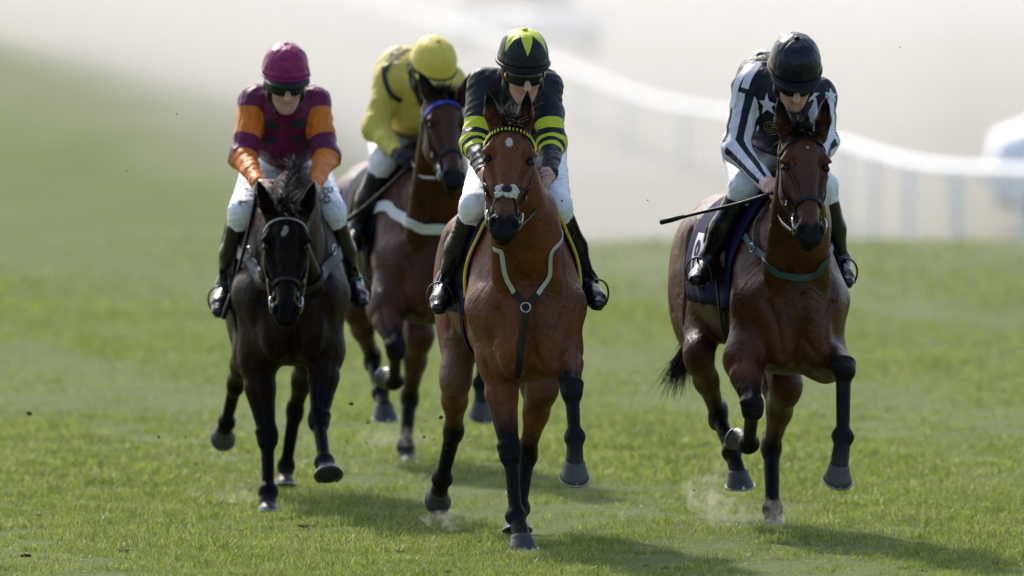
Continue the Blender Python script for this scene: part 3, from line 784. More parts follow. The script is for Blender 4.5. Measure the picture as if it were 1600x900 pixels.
def build_saddle(H, sp, feet):
    L = H.L; g = 'racing saddles'
    cl = group_root('saddle_cloth', sp['cloth_label'], 'saddle cloth', L(0, -0.35, 1.5), 'saddle cloths under the racing saddles')
    ob, M = drape(H, sp.get('cf', -0.04), -0.62, sp.get('cz', 1.10), sp.get('coff', 0.012), navy, 'cloth_panel', cl, flare=sp.get('flare', 0.005), skew=-0.10)
    if 'piping' in sp:
        E = M[0, 2:-2]; vs, F = tubegeo(crom(E, 90), 0.0075, 8); mkobj('piping', vs, F, sp['piping'], cl)
    if 'number' in sp: sp['number'](H, M, cl)
    sd_ = group_root('saddle', sp['label'], 'saddle', L(0, -0.3, 1.55), g)
    drape(H, -0.10, -0.42, 1.22, 0.022, flapm, 'flap', sd_, flare=0.0, skew=0.10, thick=0.004)
    v = Vol(); v.cap(L(0, -0.16, 1.615), L(0, -0.50, 1.60), 0.045, 0.055, 0.05, H.e, (1.0, 2.0))
    v.cap(L(0, -0.10, 1.655), L(0, -0.18, 1.60), 0.03, 0.05, 0.05, H.e, 1.3); v.cap(L(0, -0.52, 1.645), L(0, -0.45, 1.60), 0.03, 0.05, 0.05, H.e, 2.2)
    v.build('seat', sp.get('seatmat', leather), sd_, 0.008)
    for sg in (-1, 1):
        ft = feet[sg]; top = H.vt.snap([L(sg * 0.2, -0.25, 1.42)], 0.05)[0][0].astype(float)
        ce = ft['ball'] + ft['up'] * 0.075
        vs_p = crom([top, top + V(0, 0, -0.15) + H.e * sg * 0.03, ce + ft['up'] * 0.005], 30)
        Nn = np.tile(H.e * sg, (30, 1)); vs, F = sweep(vs_p, Nn, 0.022, 0.005); stl = mkobj('stirrup_leather', vs, F, leather, sd_)
        t = np.linspace(-0.15 * pi, 1.15 * pi, 26)
        arch = [ft['ball'] + ft['lat'] * (cos(x) * 0.056) + ft['up'] * (0.012 + sin(x) * 0.078) for x in t]
        a1 = tubegeo(np.array(arch), 0.0045, 8)
        tr = [arch[0], ft['ball'] - ft['up'] * 0.028, arch[-1]]
        tp = np.array([arch[0], arch[0] * 0.5 + arch[-1] * 0.5, arch[-1]]); a2 = sweep(crom(tp, 8), np.tile(ft['up'], (8, 1)), 0.03, 0.008)
        vs, F = join([a1, a2]); mkobj('stirrup_iron', vs, F, ironm, sd_)
    # girth all round the barrel
    gp = []
    for a in np.linspace(0, 2 * pi, 24, endpoint=False):
        gp.append(L(0.33 * sin(a), -0.10 - 0.04 * cos(a), 1.22 + 0.37 * cos(a)))
    strap('girth', gp, H.vt, 0.010, 0.07, 0.010, sp.get('girthmat', strapm), sd_, 110, closed=True)
    gp2 = [p + H.h * 0.0 for p in gp]
    strap('surcingle', [p + V(0, 0, 0) for p in gp2], H.vt, 0.019, 0.028, 0.006, leather, sd_, 110, closed=True)
    return sd_, cl

# ------------------------------------------------------------------ riders
def hand_ops(v, wr, kn, back, thumbdir, rad=1.0, at=None):
    d = nrm(kn - wr); b = nrm(back - d * (back @ d)); s_ = np.cross(d, b); s_ = s_ if s_ @ thumbdir > 0 else -s_
    palm = wr + d * 0.05
    at = at or {'t': (3.4, 3.4)}
    v.cap(wr - d * 0.02, wr + d * 0.03, 0.028 * rad, 0.030 * rad, 0.02, s_, 1.05, at, tag_='hand')
    v.ell(palm, (0.042 * rad, 0.050, 0.020 * rad), np.array([s_, d, b]), 0.02, at, tag_='hand')
    for i in range(4):
        o = (0.031, 0.0105, -0.0105, -0.030)[i]; ls = (0.92, 1.0, 0.95, 0.76)[i]
        p = palm + s_ * o + d * (0.040, 0.043, 0.040, 0.034)[i]; ang = 0.35; r = 0.0098 * rad
        for seg, (ln, bend) in enumerate(((0.044, 0.75), (0.027, 1.25), (0.022, 0.8))):
            ang += bend if seg else 0.25
            q = p + (d * cos(ang) - b * sin(ang)) * ln * ls
            v.cap(p, q, r, r * 0.9, 0.005, None, 1, at, tag_='hand'); p = q; r *= 0.9
    p = palm + s_ * 0.034 - d * 0.022 - b * 0.004
    q = p + nrm(s_ * 0.8 + d * 0.6 - b * 0.45) * 0.038; v.cap(p, q, 0.014 * rad, 0.011 * rad, 0.010, None, 1, at, tag_='hand')
    q2 = q + nrm(d * 0.75 - s_ * 0.25 - b * 0.55) * 0.030; v.cap(q, q2, 0.011 * rad, 0.009 * rad, 0.005, None, 1, at, tag_='hand')

def build_rider(H, sp):
    P = H.P; Z = V(0, 0, 1); h, e = H.h, H.e
    g = lambda k_: {s_: P(*sp[k_][s_]) for s_ in (-1, 1)}
    sh, el, wr, hn, hp, kn, an, ba, te = (g(k_) for k_ in ('sh', 'el', 'wr', 'hand', 'hip', 'knee', 'ankle', 'ball', 'toe'))
    hc = P(*sp['head']); nk = P(*sp['neck']); B = sp.get('bulk', 1.0)
    pit, yaw, rol = radians(sp['pitch']), radians(sp.get('yaw', 0)) + H.th, radians(sp.get('roll', 0))
    hf0 = V(sin(yaw), -cos(yaw), 0); hr = V(cos(yaw), sin(yaw), 0)
    hf = hf0 * cos(pit) - Z * sin(pit); hu = Z * cos(pit) + hf0 * sin(pit)
    hr, hu = hr * cos(rol) + hu * sin(rol), hu * cos(rol) - hr * sin(rol)
    hd = lambda a, b, c: hc + hr * a + hf * b + hu * c
    RH = np.array([hr, hf, hu])
    root = empty('person', tuple((hp[-1] + hp[1]) / 2 - Z * 0.1), sp['label'], 'jockey', 'jockeys riding the galloping racehorses')
    root['label'] = sp['label']
    hipc = (hp[-1] + hp[1]) / 2; chest = nk * 0.78 + hipc * 0.22 + V(0, 0, -0.03); ra = nrm(sh[1] - sh[-1]); ta = nrm(nk - hipc)
    # ---- skin: one continuous figure, under the clothes
    v = Vol(); A = {'lip': 0.0, 'stub': 0.0}
    S = {'lip': 0.0, 'stub': 0.9}
    v.ell(hd(0, -0.012, 0.03), (0.073, 0.094, 0.088), RH, 0.03, A)
    v.ell(hd(0, 0.030, -0.035), (0.059, 0.062, 0.074), RH, 0.03, A)
    v.cap(hd(0, 0.04, -0.075), hd(0, 0.055, -0.098), 0.040, 0.024, 0.03, hr, 1.1, S)
    for s_ in (-1, 1):
        v.cap(hd(s_ * 0.052, 0.0, -0.06), hd(s_ * 0.020, 0.064, -0.105), 0.018, 0.014, 0.03, None, 1, S)
        v.ell(hd(s_ * 0.040, 0.064, -0.030), (0.020, 0.018, 0.016), RH, 0.03, A)
        v.cap(hd(s_ * 0.012, 0.090, 0.018), hd(s_ * 0.044, 0.076, 0.017), 0.008, 0.007, 0.02, None, 1, A)
        v.ell(hd(s_ * 0.031, 0.094, -0.002), (0.016, 0.012, 0.010), RH, 0.012, neg=True)
        v.ell(hd(s_ * 0.031, 0.078, -0.002), (0.012, 0.012, 0.010), RH, 0.006, A)
        v.ell(hd(s_ * 0.011, 0.097, -0.044), (0.008, 0.010, 0.007), RH, 0.008, A)
        v.ell(hd(s_ * 0.006, 0.105, -0.051), (0.0038, 0.004, 0.004), RH, 0.003, neg=True)
        v.ell(hd(s_ * 0.079, -0.005, -0.012), (0.009, 0.020, 0.032), RH, 0.008, A)
    v.cap(hd(0, 0.092, 0.005), hd(0, 0.122, -0.040), 0.0095, 0.0150, 0.010, None, 1, A)
    v.cap(hd(-0.020, 0.080, -0.0705), hd(0.020, 0.080, -0.0705), 0.0060, 0.0060, 0.006, None, 1, {'lip': 1.0, 'stub': 0})
    v.cap(hd(-0.017, 0.079, -0.082), hd(0.017, 0.079, -0.082), 0.0060, 0.0060, 0.006, None, 1, {'lip': 1.0, 'stub': 0})
    v.cap(hd(-0.026, 0.086, -0.0765), hd(0.026, 0.086, -0.0765), 0.0030, 0.0030, 0.004, neg=True)
    v.ell(hd(0, 0.074, -0.112), (0.016, 0.013, 0.013), RH, 0.016, S)
    v.cap(hd(0, -0.03, -0.05), nk, 0.050, 0.052, 0.025, None, 1, A)
    v.cap(nk - ta * 0.10, hipc, 0.075, 0.10, 0.03, ra, 1.1, A)
    v.cap(sh[-1], sh[1], 0.040, 0.040, 0.02, None, 1, A)
    for s_ in (-1, 1):
        v.cap(sh[s_], el[s_], 0.042, 0.036, 0.03, None, 1, A); v.cap(el[s_], wr[s_], 0.034, 0.025, 0.02, None, 1, A)
        v.cap(hipc + ra * s_ * 0.08, kn[s_], 0.085, 0.05, 0.03, None, 1, A); v.cap(kn[s_], an[s_], 0.045, 0.030, 0.02, None, 1, A)
        v.cap(an[s_], ba[s_], 0.03, 0.028, 0.02, None, 1, A)
        if not sp.get('gloves'): hand_ops(v, wr[s_], hn[s_], V(0, 0, 0.8) + h * 0.35 + e * s_ * 0.6, Z * 0.7 - e * s_ * 0.4, 0.95, A)
    v.build('body', skin, root, 0.004, ('lip', 'stub'), 0.0025, None, ('ang',))
    if sp.get('gloves'):
        for s_ in (-1, 1):
            gv = Vol(); hand_ops(gv, wr[s_], hn[s_], V(0, 0, 0.8) + h * 0.35 + e * s_ * 0.6, Z * 0.7 - e * s_ * 0.4, 1.12)
            gv.cap(wr[s_] - nrm(hn[s_] - wr[s_]) * 0.05, wr[s_], 0.036, 0.033, 0.01); gv.build('glove', leather, root, 0.004)
    # ---- jacket
    j = Vol(); TT = {'t': -1.0}
    side = ra
    waist = hipc * 0.45 + chest * 0.55
    j.cap(chest, waist, 0.146 * B, 0.118 * B, 0.08, side, (1.22, 1.25), TT)
    j.cap(nk - ta * 0.07, chest, 0.128 * B, 0.150 * B, 0.06, side, (1.12, 1.22), TT)
    j.cap(sh[-1] * 0.8 + sh[1] * 0.2 - ta * 0.03, sh[1] * 0.8 + sh[-1] * 0.2 - ta * 0.03, 0.092 * B, 0.092 * B, 0.07, None, 1, TT)
    j.cap(nk - ta * 0.02, nk + (hc - nk) * 0.22, 0.082, 0.066, 0.04, None, 1, TT)
    if sp.get('hump'): hm = P(*sp['hump']); j.ell(hm, (0.13, 0.15, 0.115), None, 0.08, TT)
    for s_ in (-1, 1):
        ar = nrm(np.cross(el[s_] - sh[s_], h)); sd2 = V(0, 0, 1) * 0 + e
        j.ell(sh[s_], (0.076 * B,) * 3, None, 0.05, {'t': (1.0, 1.0)})
        j.cap(sh[s_], el[s_], 0.075 * B, 0.062 * B, 0.03, sd2, (1.0, 1.0), {'t': (1.0, 2.0)})
        j.ell(el[s_], (0.063 * B,) * 3, None, 0.03, {'t': (2.0, 2.0)})
        j.cap(el[s_], wr[s_] + (el[s_] - wr[s_]) * 0.10, 0.062 * B, 0.040 * B, 0.025, sd2, 1.0, {'t': (2.0, 2.9)})
        j.cap(wr[s_] + (el[s_] - wr[s_]) * 0.10, wr[s_], 0.036, 0.037, 0.008, sd2, 1.0, {'t': (2.9, 3.0)})
    seed = sp.get('seed', 1)
    def post(vs, at):
        n_ = j.grad(vs, 0.02)
        arm = np.clip(at['t'], 0, 1)
        a = fold(vs * V(1, 1, 1.0), 14, seed, 0.009) * (0.75 + 0.5 * arm) + fold(vs, 34, seed + 9, 0.0020)
        vs = vs + n_ * a[:, None]
        at2 = sp['pattern'](dict(H=H, sh=sh, el=el, wr=wr, ra=ra, ta=ta, nk=nk, chest=chest, hd=hd), vs, at)
        return vs, at2
    jk = j.build('jacket', sp['jacket'], root, 0.005, ('t',), 0.006, post)
    # ---- breeches
    b = Vol()
    b.ell(hipc, (0.175, 0.15, 0.13), np.array([ra, np.cross(ta, ra), ta]), 0.06)
    b.cap(waist * 0.9 + hipc * 0.1, hipc, 0.112, 0.14, 0.06, ra, 1.2)
    for s_ in (-1, 1):
        b.cap(hipc + ra * s_ * 0.09, kn[s_], 0.110, 0.063, 0.05)
        kd = nrm(an[s_] - kn[s_]); b.cap(kn[s_], kn[s_] + kd * 0.075, 0.060, 0.053, 0.03)
    def post2(vs, at):
        n_ = b.grad(vs, 0.02); vs = vs + n_ * (fold(vs, 19, seed + 3, 0.007) + fold(vs, 45, seed + 4, 0.002))[:, None]; return vs, at
    br = b.build('breeches', sp.get('breeches', whitecloth), root, 0.0055, (), 0.006, post2)
    # ---- boots
    feet = {}
    for s_ in (-1, 1):
        bt = Vol(); kd = nrm(an[s_] - kn[s_]); top = kn[s_] + kd * 0.085; L_ = np.linalg.norm(an[s_] - top)
        bt.cap(top, top + kd * L_ * 0.45, 0.056, 0.055, 0.02); bt.cap(top + kd * L_ * 0.45, an[s_] - kd * 0.02, 0.054, 0.039, 0.03)
        bt.ell(an[s_], (0.043, 0.043, 0.043), None, 0.03)
        fd = nrm(te[s_] - an[s_]); fl = nrm(np.cross(fd, Z)); fl = fl if fl @ e > 0 else -fl; fu = np.cross(fl, fd); fu = fu if fu[2] > 0 else -fu
        heel = an[s_] - fd * 0.035 - fu * 0.055
        bt.cap(heel, ba[s_] - fd * 0.04 - fu * 0.01, 0.030, 0.036, 0.03, fl, 1.0); bt.cap(an[s_] - fu * 0.02, ba[s_], 0.042, 0.034, 0.03, fl, 1.15)
        bt.cap(ba[s_] - fu * 0.004, te[s_] - fd * 0.02 - fu * 0.008, 0.036, 0.024, 0.02, fl, 1.3)
        def pb(vs, at): return vs + bt.grad(vs, 0.015) * fold(vs, 40, seed + 5 + s_, 0.0018)[:, None], at
        bo = bt.build('boot', bootm, root, 0.0045, (), 0.006, pb)
        so_ = Vol(); so_.cap(heel - fu * 0.024, heel - fu * 0.024 + fd * 0.03, 0.020, 0.020, 0.01, fu, 0.8); so_.cap(ba[s_] - fu * 0.037 - fd * 0.03, te[s_] - fd * 0.025 - fu * 0.032, 0.036, 0.026, 0.01, fu, 0.20)
        so_.build('sole', strapm, bo, 0.005)
        feet[s_] = dict(ball=ba[s_], up=fu, lat=fl)
    # ---- helmet (dome + peak + harness + button)
    rx, ry, rz = sp.get('dome', (0.106, 0.129, 0.127)); hb = lambda a, b_, c: hd(a, b_ - 0.008, c + sp.get('hoff', 0.055))
    nu, nv = 96, 40; vs = []; pol = []; azi = []
    for i in range(nv + 1):
        ph = (pi / 2 + 0.16) * i / nv
        for jx in range(nu):
            a = 2 * pi * jx / nu; s1, c1 = sin(ph) ** 0.86, (max(cos(ph), 0.0) ** 0.82 if ph < pi / 2 else cos(ph))
            vs.append(hb(rx * s1 * sin(a), ry * s1 * cos(a), rz * c1)); pol.append(ph); azi.append(a)
    vs = np.array(vs); pol = np.array(pol); azi = np.array(azi)
    c0 = hb(0, 0, 0); nn = (vs - c0) / np.linalg.norm(vs - c0, axis=1, keepdims=True)
    seam = np.abs(((azi * 6 / (2 * pi)) % 1) - 0.5) * 2
    rad = fold(vs, 30, seed + 7, 0.0028 * sp.get('silk', 1.0)) - 0.0022 * np.exp(-((1 - seam) / 0.06) ** 2) * np.clip(pol * 2, 0, 1)
    rad += 0.0035 * np.exp(-((pol - (pi / 2 - 0.02)) / 0.05) ** 2)
    vs = vs + nn * rad[:, None]
    F = [(i * nu + jx, (i + 1) * nu + jx, (i + 1) * nu + (jx + 1) % nu, i * nu + (jx + 1) % nu) for i in range(nv) for jx in range(nu)]
    F.append(tuple(nv * nu + jx for jx in range(nu)))
    if 'cap_pattern' in sp: at = sp['cap_pattern'](pol, azi)
    else: at = {'pa': np.full(len(vs), -1.0)}
    hel = mkobj('helmet', vs, F, sp['cap'], root, True, at)
    vs, F = ellmesh(hb(0, 0, rz + 0.003), (0.013, 0.013, 0.006), RH, 14, 6); mkobj('button', vs, F, sp.get('button', sp['cap']), hel, True, {'pa': np.full(len(vs), sp.get('buttonpa', -1.0))})
    # peak
    n = 30; rows = 8; vs = []; t_ = np.linspace(-1.15, 1.15, n); wpk = sp.get('peakw', 0.052); dr = sp.get('droop', 0.30)
    for layer in (0, 1):
        for i in range(rows):
            q = i / (rows - 1)
            for a in t_:
                fall = max(0.0, cos(a * 1.32)) ** 0.6
                rr = q * wpk * fall
                p = hb((rx + rr * 0.75) * sin(a) * 1.0, (ry + rr) * cos(a), -0.010 - rr * dr - 0.006 * layer - 0.06 * q * 0 - 0.012 * q * (1 - cos(a * 0.9)))
                vs.append(p)
    F = []; o = rows * n
    for i in range(rows - 1):
        for jx in range(n - 1):
            qd = (i * n + jx, i * n + jx + 1, (i + 1) * n + jx + 1, (i + 1) * n + jx); F.append(qd); F.append(tuple(x + o for x in qd[::-1]))
    for jx in range(n - 1): F.append(((rows - 1) * n + jx, (rows - 1) * n + jx + 1, (rows - 1) * n + jx + 1 + o, (rows - 1) * n + jx + o))
    mkobj('peak', vs, F, sp.get('peak', leather), hel, True, {'pa': np.full(len(vs), sp.get('peakpa', -1.0))})
    rim = np.array([hb((rx + 0.003) * sin(a), (ry + 0.003) * cos(a), -0.012) for a in np.linspace(0, 2 * pi, 61)])
    vs, F = tubegeo(rim, sp.get('rimr', 0.0055), 8); mkobj('rim', vs, F[:-2], sp.get('rim', leather), hel)
    hv = Vol()
    for s_ in (-1, 1):
        hv.cap(hd(s_ * 0.080, -0.02, 0.03), hd(s_ * 0.076, 0.012, -0.055), 0.030, 0.022, 0.03, hr, 0.42)
        hv.cap(hd(s_ * 0.074, 0.015, -0.06), hd(s_ * 0.042, 0.052, -0.116), 0.016, 0.010, 0.02, hr, 0.6)
        hv.cap(hd(s_ * 0.042, 0.052, -0.118), hd(0, 0.055, -0.128), 0.010, 0.012, 0.01)
    hv.cap(hd(-0.06, -0.07, -0.03), hd(0.06, -0.07, -0.03), 0.035, 0.035, 0.03)
    hv.build('harness', strapm, hel, 0.004)
    # ---- goggles
    if sp.get('goggles', True):
        n = 44; rows = 12; vs = []; gx, gy = 0.080, 0.103; gz = sp.get('gz', -0.004)
        t_ = np.linspace(-1.30, 1.30, n)
        for layer in (0, 1):
            for i in range(rows):
                q = i / (rows - 1) * 2 - 1
                for a in t_:
                    hh = 0.025 * (1 - 0.30 * abs(a / 1.3) ** 3); notch = 0.017 * math.exp(-(a / 0.17) ** 2)
                    z = q * hh if q > 0 else q * (hh - notch)
                    bul = 0.006 * (1 - q * q) - 0.004 * layer
                    vs.append(hd((gx + bul) * sin(a), (gy + bul) * cos(a) + 0.004, gz + z))
        F = []; o = rows * n
        for i in range(rows - 1):
            for jx in range(n - 1):
                qd = (i * n + jx, i * n + jx + 1, (i + 1) * n + jx + 1, (i + 1) * n + jx); F.append(qd); F.append(tuple(x + o for x in qd[::-1]))
        gg = mkobj('goggles', vs, F, glassm, root)
        fr = []
        for (q, a0, a1) in ((1, -1.3, 1.3), (-1, 1.3, -1.3)):
            for a in np.linspace(a0, a1, 40):
                hh = 0.026 * (1 - 0.30 * abs(a / 1.3) ** 3); notch = 0.017 * math.exp(-(a / 0.17) ** 2)
                fr.append(hd((gx + 0.002) * sin(a), (gy + 0.002) * cos(a) + 0.004, gz + (q * hh if q > 0 else -(hh - notch))))
        fr.append(fr[0]); vs, F = tubegeo(np.array(fr), 0.0032, 6); mkobj('frame', vs, F, strapm, gg)
        if sp.get('gogglestud'):
            for s_ in (-1, 1):
                vs, F = ellmesh(hd(s_ * 0.082, 0.045, gz + 0.002), (0.006, 0.012, 0.013), RH, 14, 8); mkobj('stud', vs, F, sp['gogglestud'], gg)
    return dict(root=root, hd=hd, j=j, b=b, jk=jk, br=br, feet=feet, wr=wr, hn=hn, hel=hel)

def skin_mat():
    m, nt, b = newmat('skin'); v = objvec(nt)
    c = mixc(nt, noise(nt, 40, 4, 0.6, v), (0.44, 0.23, 0.16), (0.60, 0.35, 0.26))
    c = mixc(nt, math_(nt, 'MULTIPLY', attr(nt, 'stub'), 0.35), c, (0.16, 0.11, 0.09))
    c = mixc(nt, math_(nt, 'MULTIPLY', attr(nt, 'lip'), 0.45), c, (0.33, 0.10, 0.09))
    nt.links.new(c, b.inputs['Base Color']); b.inputs['Roughness'].default_value = 0.48
    b.inputs['Subsurface Weight'].default_value = 0.15; b.inputs['Subsurface Radius'].default_value = (0.01, 0.004, 0.002)
    nt.links.new(bump(nt, noise(nt, 260, 3, 0.6, v), 0.0008, 0.6), b.inputs['Normal']); return m
skin = skin_mat()
bootm = simple('black riding boot leather', (0.005, 0.005, 0.007), 0.28, bscale=22, bdist=0.003, coat=0.0, spec=0.4)
whitecloth = cloth_mat('white breeches', [(0.84, 0.84, 0.86)], 0.6, 0.8)

def patch(name, pts2, at_world, u, v_, vol, off, mat, parent, thick=0.002, sub=1):
    """flat outline (polygon in u,v metres) laid onto the cloth surface"""
    P0 = np.array([at_world + u * a + v_ * b for a, b in pts2])
    # subdivide: fan from centroid with rings
    c = P0.mean(0); rings = 5; n = len(P0); G = [c]
    for k in range(1, rings + 1): G += list(c + (P0 - c) * k / rings)
    G, Nn = vol.snap(np.array(G), off); G = G.astype(float); Nn = Nn.astype(float)
    F = [(0, 1 + i, 1 + (i + 1) % n) for i in range(n)]
    for k in range(rings - 1):
        for i in range(n):
            F.append((1 + k * n + i, 1 + (k + 1) * n + i, 1 + (k + 1) * n + (i + 1) % n, 1 + k * n + (i + 1) % n))
    m = len(G); vs = np.vstack([G, G - Nn * thick]); F2 = F + [tuple(x + m for x in f[::-1]) for f in F]
    o = 1 + (rings - 1) * n
    for i in range(n): F2.append((o + (i + 1) % n, o + i, o + i + m, o + (i + 1) % n + m))
    return mkobj(name, vs, F2, mat, parent, smooth=False)
def dens(poly, k=6):
    out = []
    for i in range(len(poly)):
        a = np.array(poly[i], float); b = np.array(poly[(i + 1) % len(poly)], float)
        for t in range(k): out.append(tuple(a + (b - a) * t / k))
    return out
def star_poly(r): return dens([((r if i % 2 == 0 else r * 0.42) * sin(i * pi / 5), (r if i % 2 == 0 else r * 0.42) * cos(i * pi / 5)) for i in range(10)], 5)
def bvh_of(ob):
    po = np.zeros(3); p = ob
    while p is not None: po = po + np.array(p.location); p = p.parent
    me = ob.data; return BVHTree.FromPolygons([v_.co.copy() for v_ in me.vertices], [tuple(f.vertices) for f in me.polygons]), po
def text_on(name, s, size, at_world, u, v_, vol, off, mat, parent):
    cu = bpy.data.curves.new('lettering', 'FONT'); cu.body = s; cu.size = size; cu.align_x = 'CENTER'; cu.align_y = 'CENTER'; cu.offset = size * 0.012
    ob = bpy.data.objects.new('lettering', cu); COL.objects.link(ob)
    dg = bpy.context.evaluated_depsgraph_get(); me = bpy.data.meshes.new_from_object(ob.evaluated_get(dg))
    co = np.array([tuple(x.co) for x in me.vertices]); F = [tuple(p.vertices) for p in me.polygons]
    bpy.data.objects.remove(ob); bpy.data.curves.remove(cu); bpy.data.meshes.remove(me)
    W = at_world + co[:, :1] * u + co[:, 1:2] * v_
    if vol is None:                 # printed on the cloth mesh of `parent`, seen from the front
        bv, po = bvh_of(parent)
        for i in range(len(W)):
            hit_ = bv.ray_cast(Vector(W[i] - po + V(0, -0.4, 0)), Vector((0, 1, 0)))[0]
            if hit_ is not None: W[i] = np.array(hit_) + po + V(0, -0.006, 0)
    else: W, Nn = vol.snap(W, off)
    return mkobj(name, W, F, mat, parent, smooth=False)

# ------------------------------------------------------------------ ground
def ground():
    # finer rows near, coarser far; flat near the horses, then the land falls away behind a crest
    ds = np.concatenate([np.linspace(-20, 60, 81), np.linspace(62, 200, 70), np.linspace(205, 600, 60), np.geomspace(620, 3500, 24)])
    xs = np.concatenate([-np.geomspace(1500, 20, 20), np.linspace(-19, 19, 77), np.geomspace(20, 1500, 20)])
    X, Y = np.meshgrid(xs, ds, indexing='ij')
    crest = 33 + 8.5 * np.clip(-X - 0.4, 0, 9)
    ln_ = 45 + 75 * np.clip((-X + 0.5) / 3.5, 0, 1)
    drop = np.clip((Y - crest) / ln_, 0, 1); drop = drop * drop * (3 - 2 * drop)
    Zz = -1.9 * drop + 0.012 * np.sin(X * 1.7 + Y * .4) * (np.abs(X) < 30) - 0.006
    vs = np.stack([X, Y, Zz], -1).reshape(-1, 3); nx, ny = X.shape
    i = np.arange(nx - 1)[:, None] * ny + np.arange(ny - 1)[None]
    F = np.stack([i, i + ny, i + ny + 1, i + 1], -1).reshape(-1, 4)
    m, nt, b = newmat('turf')
    t = N(nt, 'ShaderNodeNewGeometry').outputs['Position']
    def sc(v): mp = N(nt, 'ShaderNodeMapping'); mp.inputs['Scale'].default_value = v; nt.links.new(t, mp.inputs[0]); return mp.outputs[0]
    n1 = noise(nt, 0.9, 5, 0.62, sc((1, 0.5, 1))); n2 = noise(nt, 9, 4, 0.65, t); n3 = noise(nt, 90, 3, 0.7, t)
    g = mixc(nt, ramp(nt, n1, [(0.35, (0, 0, 0)), (0.65, (1, 1, 1))]), (0.108, 0.165, 0.020), (0.165, 0.222, 0.034))
    g = mixc(nt, ramp(nt, n2, [(0.40, (0, 0, 0)), (0.75, (1, 1, 1))]), g, (0.24, 0.24, 0.10))
    g = mixc(nt, math_(nt, 'MULTIPLY', n3, 0.6), g, (0.03, 0.045, 0.014))
    # bare dusty all-weather surface beyond the crest
    sx = N(nt, 'ShaderNodeSeparateXYZ'); nt.links.new(t, sx.inputs[0])
    cr = math_(nt, 'MULTIPLY_ADD', math_(nt, 'MINIMUM', math_(nt, 'MAXIMUM', math_(nt, 'MULTIPLY_ADD', sx.outputs[0], -1.0, -0.4), 0.0), 9.0), 8.5, 39)
    dd = math_(nt, 'SUBTRACT', sx.outputs[1], cr)
    dd = math_(nt, 'ADD', dd, math_(nt, 'MULTIPLY_ADD', noise(nt, 1.0, 3, 0.55, sc((0.45, 0.035, 1))), 44, -22))
    fd = ramp(nt, math_(nt, 'MULTIPLY_ADD', dd, 0.009, 0.5), [(0.36, (0, 0, 0)), (0.86, (1, 1, 1))])
    dust = mixc(nt, noise(nt, 0.05, 3, 0.5, t), (0.33, 0.30, 0.255), (0.43, 0.40, 0.355))
    wide = noise(nt, 0.018, 3, 0.5, t)
    dust = mixc(nt, math_(nt, 'MULTIPLY', ramp(nt, wide, [(0.42, (0, 0, 0)), (0.62, (1, 1, 1))]), 0.45), dust, (0.28, 0.29, 0.16))
    left_ = ramp(nt, math_(nt, 'MULTIPLY_ADD', sx.outputs[0], -0.06, 0.0), [(0.1, (0, 0, 0)), (0.75, (1, 1, 1))])
    dust = mixc(nt, math_(nt, 'MULTIPLY', left_, 0.85), dust, (0.19, 0.19, 0.10))
    c = mixc(nt, fd, g, dust)
    nt.links.new(c, b.inputs['Base Color']); b.inputs['Roughness'].default_value = 0.9; b.inputs['Specular IOR Level'].default_value = 0.15
    nb = bump(nt, n3, 0.03, 0.8); nb = bump(nt, n2, 0.05, 0.6, nb); nt.links.new(nb, b.inputs['Normal'])
    o = mkobj('ground', vs, F, m); tag(o, kind='structure', label='green turf of the racecourse falling away to a pale dusty strip')
    return o

